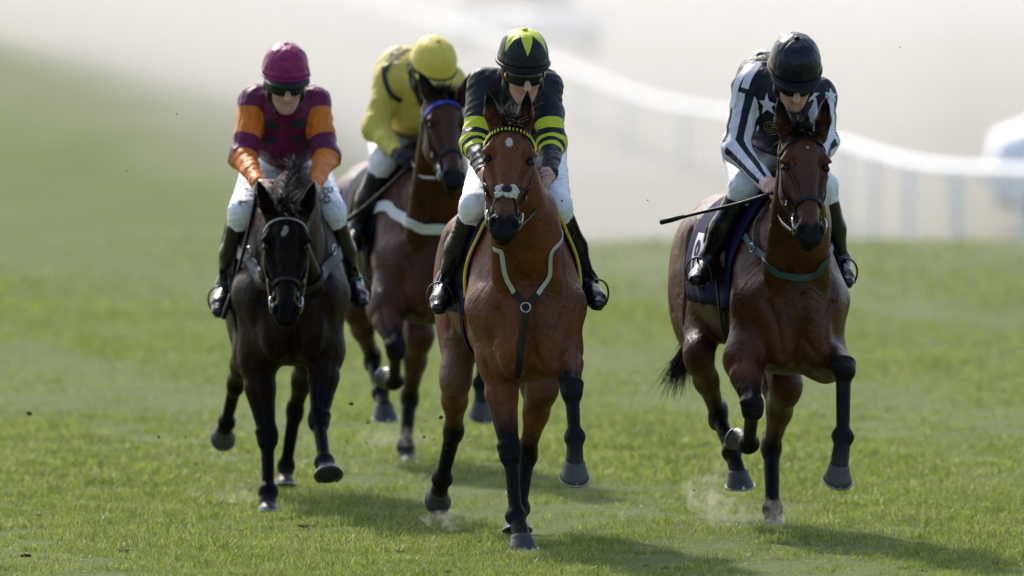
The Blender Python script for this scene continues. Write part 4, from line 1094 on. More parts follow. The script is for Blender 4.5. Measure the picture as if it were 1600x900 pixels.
def blade_mat():
    m, nt, b = newmat('grass blades'); nt.nodes.remove(b); out = nt.nodes['Material Output']
    t = N(nt, 'ShaderNodeNewGeometry').outputs['Position']; rnd = attr(nt, 'rnd')
    def sc_(v_):
        mp = N(nt, 'ShaderNodeMapping'); mp.inputs['Scale'].default_value = v_; nt.links.new(t, mp.inputs[0]); return mp.outputs[0]
    n1 = noise(nt, 1.1, 4, 0.6, t); n2 = noise(nt, 7, 3, 0.6, t)
    c = mixc(nt, ramp(nt, n1, [(0.38, (0, 0, 0)), (0.62, (1, 1, 1))]), (0.205, 0.280, 0.038), (0.325, 0.385, 0.075))
    c = mixc(nt, ramp(nt, rnd, [(0.55, (0, 0, 0)), (1.0, (1, 1, 1))]), c, (0.40, 0.40, 0.15))
    c = mixc(nt, ramp(nt, rnd, [(0.84, (0, 0, 0)), (0.86, (1, 1, 1))], 'CONSTANT'), c, (0.36, 0.31, 0.17))
    c = mixc(nt, ramp(nt, n2, [(0.35, (1, 1, 1)), (0.5, (0, 0, 0))]), c, (0.155, 0.210, 0.036))
    c = mixc(nt, ramp(nt, noise(nt, 24, 3, 0.6, t), [(0.30, (1, 1, 1)), (0.52, (0, 0, 0))]), c, (0.11, 0.16, 0.028))
    dry = noise(nt, 2.6, 4, 0.65, sc_((1, 0.45, 1)))
    c = mixc(nt, ramp(nt, dry, [(0.50, (0, 0, 0)), (0.70, (0.45, 0.45, 0.45))]), c, (0.33, 0.29, 0.14))
    fine = noise(nt, 60, 2, 0.6, t)
    k_ = math_(nt, 'ADD', math_(nt, 'MULTIPLY', math_(nt, 'FRACT', math_(nt, 'MULTIPLY', rnd, 37.0)), 0.85), math_(nt, 'MULTIPLY_ADD', fine, 1.9, -0.36))
    vm = N(nt, 'ShaderNodeVectorMath', operation='SCALE'); nt.links.new(c, vm.inputs[0]); nt.links.new(k_, vm.inputs['Scale']); c = vm.outputs[0]
    d = N(nt, 'ShaderNodeBsdfPrincipled'); nt.links.new(c, d.inputs['Base Color']); d.inputs['Roughness'].default_value = 0.45; d.inputs['Specular IOR Level'].default_value = 0.4
    tr = N(nt, 'ShaderNodeBsdfTranslucent'); nt.links.new(mixc(nt, 0.25, c, (0.25, 0.30, 0.03)), tr.inputs[0])
    mx = N(nt, 'ShaderNodeMixShader'); mx.inputs[0].default_value = 0.45
    nt.links.new(d.outputs[0], mx.inputs[1]); nt.links.new(tr.outputs[0], mx.inputs[2]); nt.links.new(mx.outputs[0], out.inputs[0]); return m
def grass():
    r = np.random.default_rng(11); xs = []; ys = []; hs = []
    bands = [(-2.2, 1.0, 2.6, 125000), (1.0, 5.0, 2.9, 110000), (5, 11, 3.2, 120000), (11, 24, 3.8, 120000), (24, 40, 4.4, 70000), (-5.5, 9, -7.5, 110000)]
    for (y0, y1, hw, n) in bands:
        y = r.uniform(y0, y1, n); x = r.uniform(-hw, hw, n) if hw > 0 else r.normal(0, 3.4, n)
        # tufty: density and height follow a clump field
        c = np.sin(x * 5.1 + 2 * np.sin(y * 2.3)) * np.sin(y * 3.7 + 1.5 * np.sin(x * 3.1)) + 0.6 * np.sin(x * 13 + y * 9) * np.sin(y * 14 - x * 6)
        if hw < 0: inside = (np.abs(x) < 2.6) & (y > -2.0); x, y, c = x[~inside], y[~inside], c[~inside]; n = len(x)
        keep = (r.uniform(0, 1, n) < 0.80 + 0.20 * c) & (r.uniform(0, 1, n) > (y - 24) / 14)
        x, y, c = x[keep], y[keep], c[keep]
        xs.append(x); ys.append(y); hs.append((0.025 + 0.016 * np.clip(c, -0.8, 1.5)) * r.uniform(0.5, 1.35, len(x)) * (1 if y0 < 5 else 1.15))
    nt_ = 520; tx_ = r.uniform(-2.8, 2.8, nt_); ty_ = r.uniform(-2.1, 9, nt_)
    for a_, b_ in zip(tx_, ty_):
        k_ = int(r.uniform(40, 110)); rad_ = r.uniform(0.03, 0.09); xs.append(a_ + r.normal(0, rad_, k_)); ys.append(b_ + r.normal(0, rad_ * 1.5, k_)); hs.append(r.uniform(0.035, 0.062, k_) * r.uniform(0.8, 1.15))
    x, y, hgt = map(np.concatenate, (xs, ys, hs)); n = len(x)
    a = r.uniform(0, 2 * pi, n); lean = r.uniform(0.1, 0.95, n); wd = r.uniform(0.0011, 0.0025, n) * np.where(y > 24, 3.2, np.where(y > 5, 1.6, 1.0))
    ca, sa = np.cos(a), np.sin(a); fa = r.uniform(0, 2 * pi, n); fx, fy = np.cos(fa), np.sin(fa)
    base = np.stack([x, y, np.full(n, -0.012)], -1); S_ = np.stack([ca, sa, 0 * a], -1); D_ = np.stack([fx, fy, 0 * a], -1)
    def pt(t, w_):
        c = base + D_ * (hgt * lean * t ** 1.8)[:, None] + np.array([0, 0, 1.0]) * (hgt * (t - 0.25 * lean * t * t))[:, None]
        return c - S_ * (wd * w_)[:, None], c + S_ * (wd * w_)[:, None]
    a0, b0 = pt(0, 1.0); a1, b1 = pt(0.45, 0.85); a2, b2 = pt(0.8, 0.5); tip = pt(1.0, 0)[0]
    vs = np.stack([a0, b0, a1, b1, a2, b2, tip, tip + S_ * 0.0003], 1).reshape(-1, 3)
    k = (np.arange(n) * 8)[:, None, None]
    q = np.array([[0, 1, 3, 2], [2, 3, 5, 4], [4, 5, 7, 6]])[None]
    F = (k + q).reshape(-1, 4)
    rnd = np.repeat(r.uniform(0, 1, n), 8)
    o = mkobj('grass', vs, F, blade_mat(), None, False, {'rnd': rnd})
    tag(o, 'short sunlit grass blades of the racecourse turf', None, None, 'stuff'); return o

def rail():
    # white running rail curving away through the dust
    pts = [(1720, 272, 120), (1600, 268, 124), (1440, 258, 130), (1300, 220, 140), (1150, 180, 155), (1000, 150, 172), (800, 70, 205), (640, 20, 240), (500, -15, 280), (300, -60, 330)]
    W = []
    for px, py, d in pts: r_ = ray(px, py); W.append(CAM + r_ * d / r_[1])
    W = crom(W, 160); root = empty('running_rail', tuple(W[0] - V(0, 0, 1.2)), 'white plastic running rail curving through the dust behind the horses', 'rail fence')
    vs, F = tubegeo(W, 0.062, 10); mkobj('top_rail', vs, F, whitepl, root)
    s_ = np.concatenate([[0], np.cumsum(np.linalg.norm(np.diff(W, axis=0), axis=1))]); L_ = s_[-1]; q = 0.6
    while q < L_:
        p = np.array([np.interp(q, s_, W[:, i]) for i in range(3)])
        a = tubegeo(np.array([p + V(0, 0, -0.03), p + V(0.02, 0.10, -0.25), p + V(0.02, 0.12, -1.9)]), 0.06, 8); mkobj('post', a[0], a[1], whitepl, root)
        q += 3.6 if q < 30 else 11.0
    return root

# ------------------------------------------------------------------ build: the setting
ground(); grass(); rail()

yellowm = simple('fluorescent yellow trim', (0.62, 0.66, 0.03), 0.5, bscale=60)
pipem = simple('yellow piping', (0.62, 0.42, 0.02), 0.6)
greytape = simple('pale grey webbing', (0.42, 0.42, 0.38), 0.6, bscale=200)
bluem = simple('blue browband', (0.02, 0.07, 0.42), 0.4)
tealm = simple('dark teal webbing', (0.018, 0.055, 0.055), 0.6)
whitem = simple('white elastic', (0.62, 0.62, 0.60), 0.7)
brownl = simple('tan saddle leather', (0.20, 0.07, 0.03), 0.45)
goldm = simple('gold stud', (0.5, 0.33, 0.05), 0.4, 0.8)

def bands(t, lst): return np.max([hw - np.abs(t - c) for c, hw in lst], 0)

def vol_mat(name, col, dens, an=0.35):
    m = bpy.data.materials.new(name); m.use_nodes = True; nt = m.node_tree; nt.nodes.remove(nt.nodes['Principled BSDF'])
    pv = N(nt, 'ShaderNodeVolumePrincipled'); pv.inputs['Color'].default_value = (*col, 1); pv.inputs['Density'].default_value = dens; pv.inputs['Anisotropy'].default_value = an
    nt.links.new(pv.outputs[0], nt.nodes['Material Output'].inputs['Volume']); return m
def dust_cloud():
    m = vol_mat('pale dust', (0.74, 0.72, 0.69), 0.0060, 0.3)
    r = np.random.default_rng(4)
    # one long bank of dust lying over the falling ground, its near side slanting like the crest it blows along
    X0, X1 = -60, 60; xs = [-60, -9.4, -5, -0.4, 3.0, 5.5, 7.0, 60]; n = len(xs); near = [88 if x > 4 else 46 + 9.0 * min(max(-x - 0.4, 0), 9) for x in xs]
    vs = []
    for x, y in zip(xs, near):
        for (yy, zz) in ((y, -2.4), (y + 10, 7.0), (420, 9.0), (420, -2.4)): vs.append((x, yy, zz))
    F = [(k * 4 + a, k * 4 + (a + 1) % 4, (k + 1) * 4 + (a + 1) % 4, (k + 1) * 4 + a) for k in range(n - 1) for a in range(4)] + [(3, 2, 1, 0), tuple((n - 1) * 4 + a for a in range(4))]
    F = [tuple(reversed(f)) for f in F]
    o = mkobj('dust_cloud', vs, F, m, smooth=False); tag(o, 'pale dust hanging over the track behind the horses', None, None, 'stuff')
    m2 = vol_mat('kicked up dust', (0.90, 0.82, 0.74), 1.1, 0.3); nt = m2.node_tree
    nz = noise(nt, 20, 5, 0.7, N(nt, 'ShaderNodeNewGeometry').outputs['Position'])
    pv_ = [x for x in nt.nodes if x.type == 'PRINCIPLED_VOLUME'][0]
    nt.links.new(math_(nt, 'MULTIPLY', math_(nt, 'MAXIMUM', math_(nt, 'SUBTRACT', nz, 0.49), 0.0), 20.0), pv_.inputs['Density'])
    v = Vol()
    for (px, py, d, w_, h_, n) in ((1106, 800, 49.6, 0.022, 0.07, 9), (1150, 812, 49.4, 0.10, 0.04, 14), (1130, 770, 50.0, 0.06, 0.07, 6), (360, 772, 50.3, 0.07, 0.02, 6), (690, 818, 49.0, 0.06, 0.02, 6), (590, 690, 54.5, 0.10, 0.03, 5)):
        for i in range(n):
            r_ = ray(px + r.normal(0, 14) * w_ / 0.05, py - abs(r.normal(0, 18)) * h_ / 0.05); p = CAM + r_ * d / r_[1] * 1.0
            v.ell(p, (r.uniform(0.5, 1) * w_ + 0.01, r.uniform(0.5, 1) * w_ + 0.02, r.uniform(0.5, 1) * h_ + 0.01), None, 0.04)
    vs, F, at = v.mesh(0.012, (), 1.0, False)
    o = mkobj('kicked_up_dust', vs, F, m2); tag(o, 'thin dust puffs kicked up from the turf by the hooves', None, None, 'stuff')
dust_cloud()

def clods():
    sm = simple('dark soil', (0.085, 0.062, 0.042), 0.95, bscale=90, bdist=0.006, spec=0.1)
    r = np.random.default_rng(21)
    def lump(p, s_, airborne):
        s_ = s_ * (0.9 if airborne else 0.8)
        vs, F = ellmesh(np.zeros(3), (s_ * r.uniform(0.7, 1.2), s_ * r.uniform(0.7, 1.2), s_ * r.uniform(0.5, 0.9)), None, 12, 8)
        nn = vs / (np.linalg.norm(vs, axis=1, keepdims=True) + 1e-9); vs = vs * (1 + 0.28 * np.sin(nn @ r.normal(0, 4, 3) + 1) + 0.2 * np.sin(nn @ r.normal(0, 8, 3)))[:, None]
        vs = vs * (V(1, 1, 1) if airborne else V(1.3, 2.0, 0.55)); o = mkobj('turf_clod', vs + p, F, sm)
        if airborne: tag(o, 'small dark clod of soil flung up into the air', 'clod', 'clods of soil in the air')
        else: tag(o, 'crumbly brown clod of soil lying on the short grass', 'clod', 'clods of soil on the grass')
    for px, py, d, s_ in ((549, 631, 49.5, 0.008), (689, 652, 49, 0.010), (697, 700, 49.4, 0.005), (663, 683, 49.2, 0.006), (546, 666, 51.5, 0.005), (586, 587, 52, 0.005), (660, 520, 51, 0.004), (542, 690, 52, 0.005),
                           (248, 683, 50, 0.008), (46, 646, 52, 0.013), (198, 267, 49, 0.005), (276, 178, 50, 0.004), (1042, 680, 48.6, 0.005), (970, 705, 48.2, 0.004), (1012, 313, 48.4, 0.004), (1406, 74, 49, 0.004),
                           (575, 660, 53, 0.007), (557, 648, 50.4, 0.004), (878, 314, 47.8, 0.005), (1220, 735, 50, 0.004), (905, 640, 48, 0.004), (735, 690, 49, 0.004)) + tuple((float(r.normal(cx, sx)), float(r.normal(cy, 38)), 49.6 + float(r.uniform(-1, 3)), float(r.uniform(0.0025, 0.006))) for cx, cy, sx, k in ((580, 660, 35, 12), (660, 690, 28, 9), (1130, 770, 32, 7), (350, 740, 30, 5)) for _ in range(k)):
        r_ = ray(px, py); lump(CAM + r_ * d / r_[1], s_, True)
    for px, py, s_ in ((375, 830, 0.026), (475, 822, 0.020), (40, 868, 0.024), (193, 860, 0.02), (625, 862, 0.018), (1410, 888, 0.024), (60, 805, 0.014), (1555, 880, 0.018), (1440, 892, 0.018), (1480, 886, 0.012), (1010, 884, 0.014), (1040, 888, 0.018), (700, 892, 0.016), (960, 893, 0.014), (880, 890, 0.012), (1300, 893, 0.016)):
        r_ = ray(px, py); lump(CAM + r_ * (0.004 - CAM[2]) / r_[2], s_, False)
clods()

def car(x, y, z0, label, col, yaw=0.0, van=False):
    paint = simple('car paint ' + label[:5], col, 0.3, var=0.03, coat=0.5); glass = simple('car glass', (0.01, 0.012, 0.015), 0.08, var=0.05); ty = simple('tyre', (0.012, 0.012, 0.012), 0.8)
    lamp = simple('headlamp', (0.6, 0.6, 0.62), 0.15, 0.4)
    root = empty('white_van' if van else 'following_car', (x, y, z0), label, 'van' if van else 'car', 'vehicles beyond the rail'); c, s_ = cos(yaw), sin(yaw)
    W = lambda p: np.array([x + p[0] * c - p[1] * s_, y + p[0] * s_ + p[1] * c, z0 + p[2]])
    def loft(st):
        vs = []; n = 24
        for (yy, zb, zt, hw) in st:
            for k in range(n):
                a = 2 * pi * k / n; cx = np.sign(cos(a)) * abs(cos(a)) ** 0.45; cz = np.sign(sin(a)) * abs(sin(a)) ** 0.45
                vs.append(W((cx * hw, yy, (zb + zt) / 2 + cz * (zt - zb) / 2)))
        F = [(i * n + k, i * n + (k + 1) % n, (i + 1) * n + (k + 1) % n, (i + 1) * n + k) for i in range(len(st) - 1) for k in range(n)]
        F += [tuple(range(n))[::-1], tuple((len(st) - 1) * n + k for k in range(n))]; return vs, F
    vs, F = loft([(-2.2, .45, .62, .70), (-2.1, .28, .80, .86), (-1.2, .22, .98, .92), (0, .22, 1.02, .93), (1.6, .22, 1.02, .92), (2.15, .30, .98, .86), (2.25, .45, .9, .75)] if not van else [(-2.2, .45, .85, .72), (-2.1, .28, 1.22, .88), (-1.7, .22, 1.36, .93), (-1.2, .22, 1.95, .94), (-.6, .22, 2.15, .95), (2.1, .22, 2.15, .95), (2.25, .40, 2.0, .88)]); mkobj('body', vs, F, paint, root)
    vs, F = loft([(-1.15, .96, 1.0, .80), (-.5, .98, 1.46, .70), (0.3, .98, 1.52, .70), (1.4, .98, 1.50, .69), (2.05, .96, 1.02, .76)] if not van else [(-1.25, 1.35, 1.5, .96), (-1.0, 1.35, 1.85, .965), (-.3, 1.35, 1.85, .965)]); mkobj('windows', vs, F, glass, root)
    vs, F = loft([(-.5, 1.44, 1.50, .64), (0.3, 1.50, 1.57, .66), (1.3, 1.48, 1.55, .64), (1.45, 1.46, 1.50, .6)] if not van else [(-.5, 2.1, 2.2, .85), (0.3, 2.1, 2.22, .88), (2.0, 2.1, 2.2, .86)]); mkobj('roof', vs, F, paint, root)
    for sx_ in (-1, 1):
        vs, F = ellmesh(W((sx_ * .64, -2.08, .68)), (.17, .08, .09)); mkobj('headlight', vs, F, lamp, root)
        for yy in (-1.4, 1.4):
            P_ = [W((sx_ * .74, yy, .33)), W((sx_ * .95, yy, .33))]; vs, F = tubegeo(np.array(P_), 0.33, 20); wh = mkobj('wheel', vs, F, ty, root)
            P_ = [W((sx_ * .94, yy, .33)), W((sx_ * .965, yy, .33))]; vs, F = tubegeo(np.array(P_), 0.2, 16); mkobj('rim', vs, F, lamp, wh)
car(8.05, 92, -1.9, 'white van standing beyond the rail at the right edge', (0.88, 0.88, 0.88), pi * 1.5, True)
car(0.3, 205, -1.9, 'grey car far off in the dust beyond the rail', (0.62, 0.62, 0.64), 0.5)

# ================================================================== centre: bay horse, black and yellow silks
def centre():
    H = Horse(817, 862, 0.36, 7); H.center(822, 0.2)
    sp = dict(label='bright bay horse with a white forehead spot, foremost in the middle', girthscale=0.86, mat=coat_mat('bright bay coat', (0.215, 0.061, 0.014), (0.105, 0.028, 0.007), (0.0065, 0.0055, 0.006)),
        poll=(799, 200, 0.80), muzzle=(785, 378, 1.04), yaw=-4, earL=(761, 142, 0.86), earLb=(775, 203, 0.80), earR=(824, 142, 0.86), earRb=(819, 205, 0.80), hw=1.12, faceblk=0.27,
        neckmid=(0.0, 0.42, 1.48), star=[(-0.005, 0.105, (0.020, 0.030))], seed=3, lock=(0.2, 0.3, -0.6), lockl=0.08, manes=0.3, manel=0.12, belly=0.6, tx=0.02, taill=0.26,
        fore=[dict(s=-1, j=[(778, 560, 0.10), (797, 705, 0.20), (806, 806, 0.27), (815, 838, 0.33)], b0=0.05, toe=(0.0, 1, 0.0), down=(0.06, 0.10, -0.9)),
              dict(s=1, j=[(878, 545, 0.20), (893, 608, 0.55), (898, 683, 0.62), (898, 724, 0.66)], b0=0.1, m=0.98, down=(0.02, -0.40, -0.95))],
        hind=[dict(s=-1, j=[(712, 590, -0.85), (709, 672, -1.18), (691, 748, -1.38), (686, 768, -1.44)], down=(-0.05, -0.75, -0.45), toe=(0, 0.3, -1), hm=0.9),
              dict(s=1, j=[(848, 600, -0.72), (824, 706, -0.95), (812, 795, -0.85), (806, 815, -0.78)], down=(0, 0.5, -0.8))])
    build_horse(H, sp)
    def pat(c, vs, at):
        t = at['t']; return {'pa': np.where(t > 0.5, bands(t, [(1.73, 0.10), (2.05, 0.055), (2.27, 0.055)]), -1)}
    def cappat(pol, azi):
        f = np.abs((azi / (2 * pi) * 6 + 0.06) % 1 - 0.5) * 2          # 1 at star tips
        return {'pa': 0.42 + 0.85 * np.clip(f, 0, 1) ** 1.3 - pol}
    jk = cloth_mat('black silks with yellow bands', [(0.006, 0.007, 0.011), (0.66, 0.68, 0.03)], 0.5, 1.0)
    capm = cloth_mat('black cap with yellow star', [(0.006, 0.007, 0.012), (0.64, 0.68, 0.04)], 0.45, 0.4)
    R = build_rider(H, dict(label='person in black silks with yellow arm bands and a yellow star on the cap', seed=2,
        head=(817, 112, 0.26), pitch=16, yaw=4, neck=(816, 150, 0.02), bulk=0.95, gogglestud=goldm,
        sh={-1: (757, 135, -0.02), 1: (850, 135, -0.02)}, el={-1: (741, 224, 0.10), 1: (862, 224, 0.10)},
        wr={-1: (756, 268, 0.33), 1: (859, 270, 0.33)}, hand={-1: (770, 280, 0.42), 1: (846, 283, 0.42)},
        hip={-1: (785, 235, -0.60), 1: (838, 235, -0.60)}, knee={-1: (741, 322, 0.02), 1: (870, 322, 0.02)},
        ankle={-1: (697, 440, -0.20), 1: (917, 438, -0.20)}, ball={-1: (688, 470, -0.08), 1: (930, 466, -0.08)}, toe={-1: (684, 482, 0.0), 1: (936, 476, 0.0)},
        jacket=jk, pattern=pat, cap=capm, cap_pattern=cappat, buttonpa=1.0, peakw=0.022, rimr=0.008))
    build_bridle(H, dict(label='black bridle with a yellow and black beaded browband on the foremost bay', mat=strapm, brow=leather, brow_teeth=yellowm, cross=True, nose=False, hands={-1: R['hn'][-1], 1: R['hn'][1]}))
    build_saddle(H, dict(label='small black racing saddle under the jockey in black and yellow', cloth_label='navy saddle cloth with yellow piping on the foremost bay', piping=pipem, cf=0.15, coff=0.018), R['feet'])
    # breastplate: pale Y of webbing with a ring and a dark strap between the forelegs
    bp = empty('breastplate', tuple(H.L(0, 0.4, 1.2)), 'pale grey webbing breastplate joined by a steel ring on the bay chest', 'breastplate', 'breast straps on the racehorses')
    top = H.vt.hit([(781, 392), (790, 432), (803, 458), (866, 388), (858, 432), (840, 460), (822, 480), (818, 520), (812, 556), (806, 590)], 0.004)
    a, b_ = H.L(-0.14, 0.16, 1.52), H.L(0.14, 0.16, 1.52)
    strap('strap', [a, top[0], top[1], top[2]], H.vt, 0.006, 0.020, 0.005, greytape, bp); strap('strap', [b_, top[3], top[4], top[5]], H.vt, 0.006, 0.020, 0.005, greytape, bp)
    strap('lower_strap', [top[2], (top[2] + top[6]) / 2, top[6]], H.vt, 0.008, 0.026, 0.006, strapm, bp, 16); strap('lower_strap', [top[5], (top[5] + top[6]) / 2, top[6]], H.vt, 0.008, 0.026, 0.006, strapm, bp, 16)
    strap('lower_strap', list(top[6:]), H.vt, 0.008, 0.030, 0.006, strapm, bp, 40)
    c, n_ = H.vt.snap([top[6]], 0.014); n_ = n_[0]; a_ = nrm(np.cross(n_, V(0, 0, 1))); ring('ring', c[0], a_, np.cross(a_, n_), 0.020, 0.003, steel, bp)
    return H, R


# ================================================================== left: nearly black horse, maroon and orange silks
def left():
    H = Horse(417, 795, 0.33, 4, -0.19); H.center(455, 0.2)
    sp = dict(label='nearly black horse with a small white smudge on its forehead, leftmost of the group', mat=coat_mat('dark brown coat', (0.032, 0.011, 0.0045), (0.012, 0.0045, 0.0025), (0.003, 0.0027, 0.003), 0.52, (0.40, 0.38, 0.38), 0.11),
        girthscale=0.90, poll=(447, 335, 0.84), muzzle=(447, 512, 1.02), yaw=-1, hw=1.08, earL=(403, 282, 0.90), earLb=(424, 342, 0.84), earR=(491, 284, 0.90), earRb=(474, 340, 0.84), faceblk=0.5,
        neckmid=(0.0, 0.42, 1.52), star=[(-0.004, 0.10, (0.016, 0.032)), (-0.014, 0.118, (0.012, 0.022))], seed=5, lock=(0.1, 0.6, -0.7), lockl=0.09, manes=0.25, manel=0.12, tx=0.02, taill=0.26,
        fore=[dict(s=-1, j=[(402, 560, 0.10), (418, 682, 0.18), (419, 768, 0.27), (418, 788, 0.31)], b0=0.4, toe=(0, 1, 0), down=(0, 0.4, -0.9), hm=0.8),
              dict(s=1, j=[(508, 548, 0.20), (498, 657, 0.40), (507, 722, 0.62), (511, 735, 0.68)], b0=0.4, down=(0.05, 0.55, -0.45), toe=(0, 0.9, 0.6))],
        hind=[dict(s=-1, j=[(385, 550, -0.80), (368, 600, -1.12), (354, 660, -1.36), (350, 672, -1.42)], down=(-0.05, -0.75, -0.4), toe=(0, 0.3, -1), m=0.9, hm=0.88),
              dict(s=1, j=[(482, 560, -0.72), (461, 640, -0.98), (447, 728, -1.10), (445, 746, -1.07)], down=(0, 0.4, -0.9), m=0.9, hm=0.8)])
    build_horse(H, sp)
    mar, ora = (0.125, 0.006, 0.050), (0.70, 0.18, 0.008)
    def pat(c, vs, at):
        t = at['t']; lat = np.abs((vs - c['chest']) @ c['ra'])
        return {'pa': t - 1.16, 'pb': np.where(t > 0.5, 0.20 - np.abs(t - 1.84), -1)}
    jk = cloth_mat('maroon silks with orange sleeves', [mar, ora, mar], 0.5, 1.0)
    capm = cloth_mat('maroon cap', [(0.23, 0.006, 0.085)], 0.40, 0.5)
    R = build_rider(H, dict(label='person in maroon silks with orange sleeves and a plain maroon cap', seed=4,
        head=(446, 130, 0.18), pitch=14, yaw=3, neck=(446, 172, 0.0), bulk=0.93, silk=1.6, button=greytape,
        sh={-1: (398, 160, -0.04), 1: (492, 160, -0.04)}, el={-1: (380, 246, 0.08), 1: (510, 246, 0.08)},
        wr={-1: (404, 288, 0.38), 1: (490, 290, 0.38)}, hand={-1: (418, 300, 0.48), 1: (480, 303, 0.48)},
        hip={-1: (425, 262, -0.55), 1: (470, 262, -0.55)}, knee={-1: (378, 332, 0.0), 1: (518, 330, 0.0)},
        ankle={-1: (353, 445, -0.22), 1: (550, 440, -0.22)}, ball={-1: (345, 474, -0.10), 1: (560, 462, -0.10)}, toe={-1: (340, 488, -0.02), 1: (567, 472, -0.02)},
        jacket=jk, pattern=pat, cap=capm, peakw=0.050, droop=0.45, rim=capm, rimr=0.005))
    # dark panels of the body protector showing on the chest
    cam_u = R['j']
    for (px, py, a, b_) in ((421, 194, 0.040, 0.021), (465, 192, 0.038, 0.020), (418, 218, 0.042, 0.015), (468, 216, 0.040, 0.016)):
        c = cam_u.hit([(px, py)])[0]
        patch('chest_patch', dens([(-a, -b_), (a, -b_), (a, b_), (-a, b_)], 5), c, V(1, 0, 0.02), V(0, 0.1, 1), cam_u, 0.008, navyblk, R['jk'])
    for px, py, s_, sz in ((379, 302, 'MILL', 0.050), (512, 304, 'Bo', 0.060)):
        bv, po = bvh_of(R['br']); sg = -1 if px < 440 else 1
        hit_ = bv.ray_cast(Vector(CAM - po), Vector(ray(px, py)))[0]
        if hit_ is None: continue
        c = np.array(hit_) + po
        dn = nrm(H.P(366 if sg < 0 else 516, 330, 0.1) - H.P(364 if sg < 0 else 510, 285, 0.1))
        text_on('lettering', s_[0] if sg < 0 else s_, sz * 1.15, c - dn * (0.035 if sg < 0 else 0), dn, np.cross(V(0, -1, 0), dn) * -1 if False else nrm(np.cross(V(0, -1, 0), dn)), None, 0.0, greentxt, R['br'])
        if sg < 0: text_on('lettering', 'ILL', sz * 0.9, c + dn * 0.025, dn, nrm(np.cross(V(0, -1, 0), dn)), None, 0.0, navytxt, R['br'])
    build_bridle(H, dict(label='black bridle with a thin plain browband on the leftmost dark horse', mat=strapm, bw=0.009, brow=greytape, hands={-1: R['hn'][-1], 1: R['hn'][1]}))
    build_saddle(H, dict(label='black racing saddle under the jockey in maroon and orange', cloth_label='navy saddle cloth on the leftmost dark horse', cf=0.04), R['feet'])
    bp = empty('breastplate', tuple(H.L(0, 0.4, 1.2)), 'wide black breastgirth with side buckles on the leftmost dark horse', 'breastplate', 'breast straps on the racehorses')
    top = H.vt.hit([(392, 410), (400, 425), (425, 448), (450, 458), (478, 452), (505, 430), (520, 408)], 0.004)
    strap('strap', [H.L(-0.24, -0.08, 1.35)] + list(top) + [H.L(0.24, -0.08, 1.35)], H.vt, 0.008, 0.050, 0.008, bandm, bp, 80)
    for px in ((394, 395), (516, 392)):
        c, n_ = H.vt.snap(H.vt.hit([px]), 0.018); ring('buckle', c[0], V(0, 0, 1), nrm(np.cross(n_[0], V(0, 0, 1))), 0.022, 0.0035, steel, bp, 16, 6)
    whip('black riding whip held low along the left flank of the leftmost horse', [H.P(402, 300, 0.42), H.P(392, 345, 0.30), H.P(376, 410, 0.20), H.P(352, 488, 0.10)])
    return H, R

def whip(label, pts):
    r_ = empty('riding_whip', tuple(pts[0]), label, 'whip', 'riding whips')
    P_ = crom(pts, 40); rad = np.linspace(0.011, 0.0065, 40); vs, F = tubegeo(P_, rad, 8); mkobj('shaft', vs, F, leather, r_)
    d = nrm(P_[-1] - P_[-4]); vs, F = tubegeo(np.array([P_[-1] - d * 0.09, P_[-1] - d * 0.02, P_[-1] + d * 0.03, P_[-1] + d * 0.035]), np.array([0.008, 0.0125, 0.012, 0.004]), 8); mkobj('flap', vs, F, strapm, r_)
    d0 = nrm(P_[0] - P_[3]); vs, F = tubegeo(np.array([P_[0] - d0 * 0.02, P_[0] + d0 * 0.05, P_[0] + d0 * 0.06]), np.array([0.0135, 0.014, 0.010]), 8); mkobj('grip', vs, F, strapm, r_)

# ================================================================== right: bay horse, black and white silks
def num_right(H, M, cl):
    nf, nz, _ = M.shape
    c = M[int(nf * 0.60), int(nz * 0.16)]; n_ = H.vt.snap([c], 0.02)[1][0].astype(float); v_ = nrm(V(0, 0, 1) - n_ * n_[2]); u = nrm(np.cross(v_, n_)); 
    cl_v = H.vt
    patch('number_patch', dens([(-0.085, -0.115), (0.085, -0.115), (0.085, 0.115), (-0.085, 0.115)], 6), c, u, v_, cl_v, 0.034, whitem2, cl)
    text_on('number', '8', 0.21, c, u, v_, cl_v, 0.037, navy, cl)

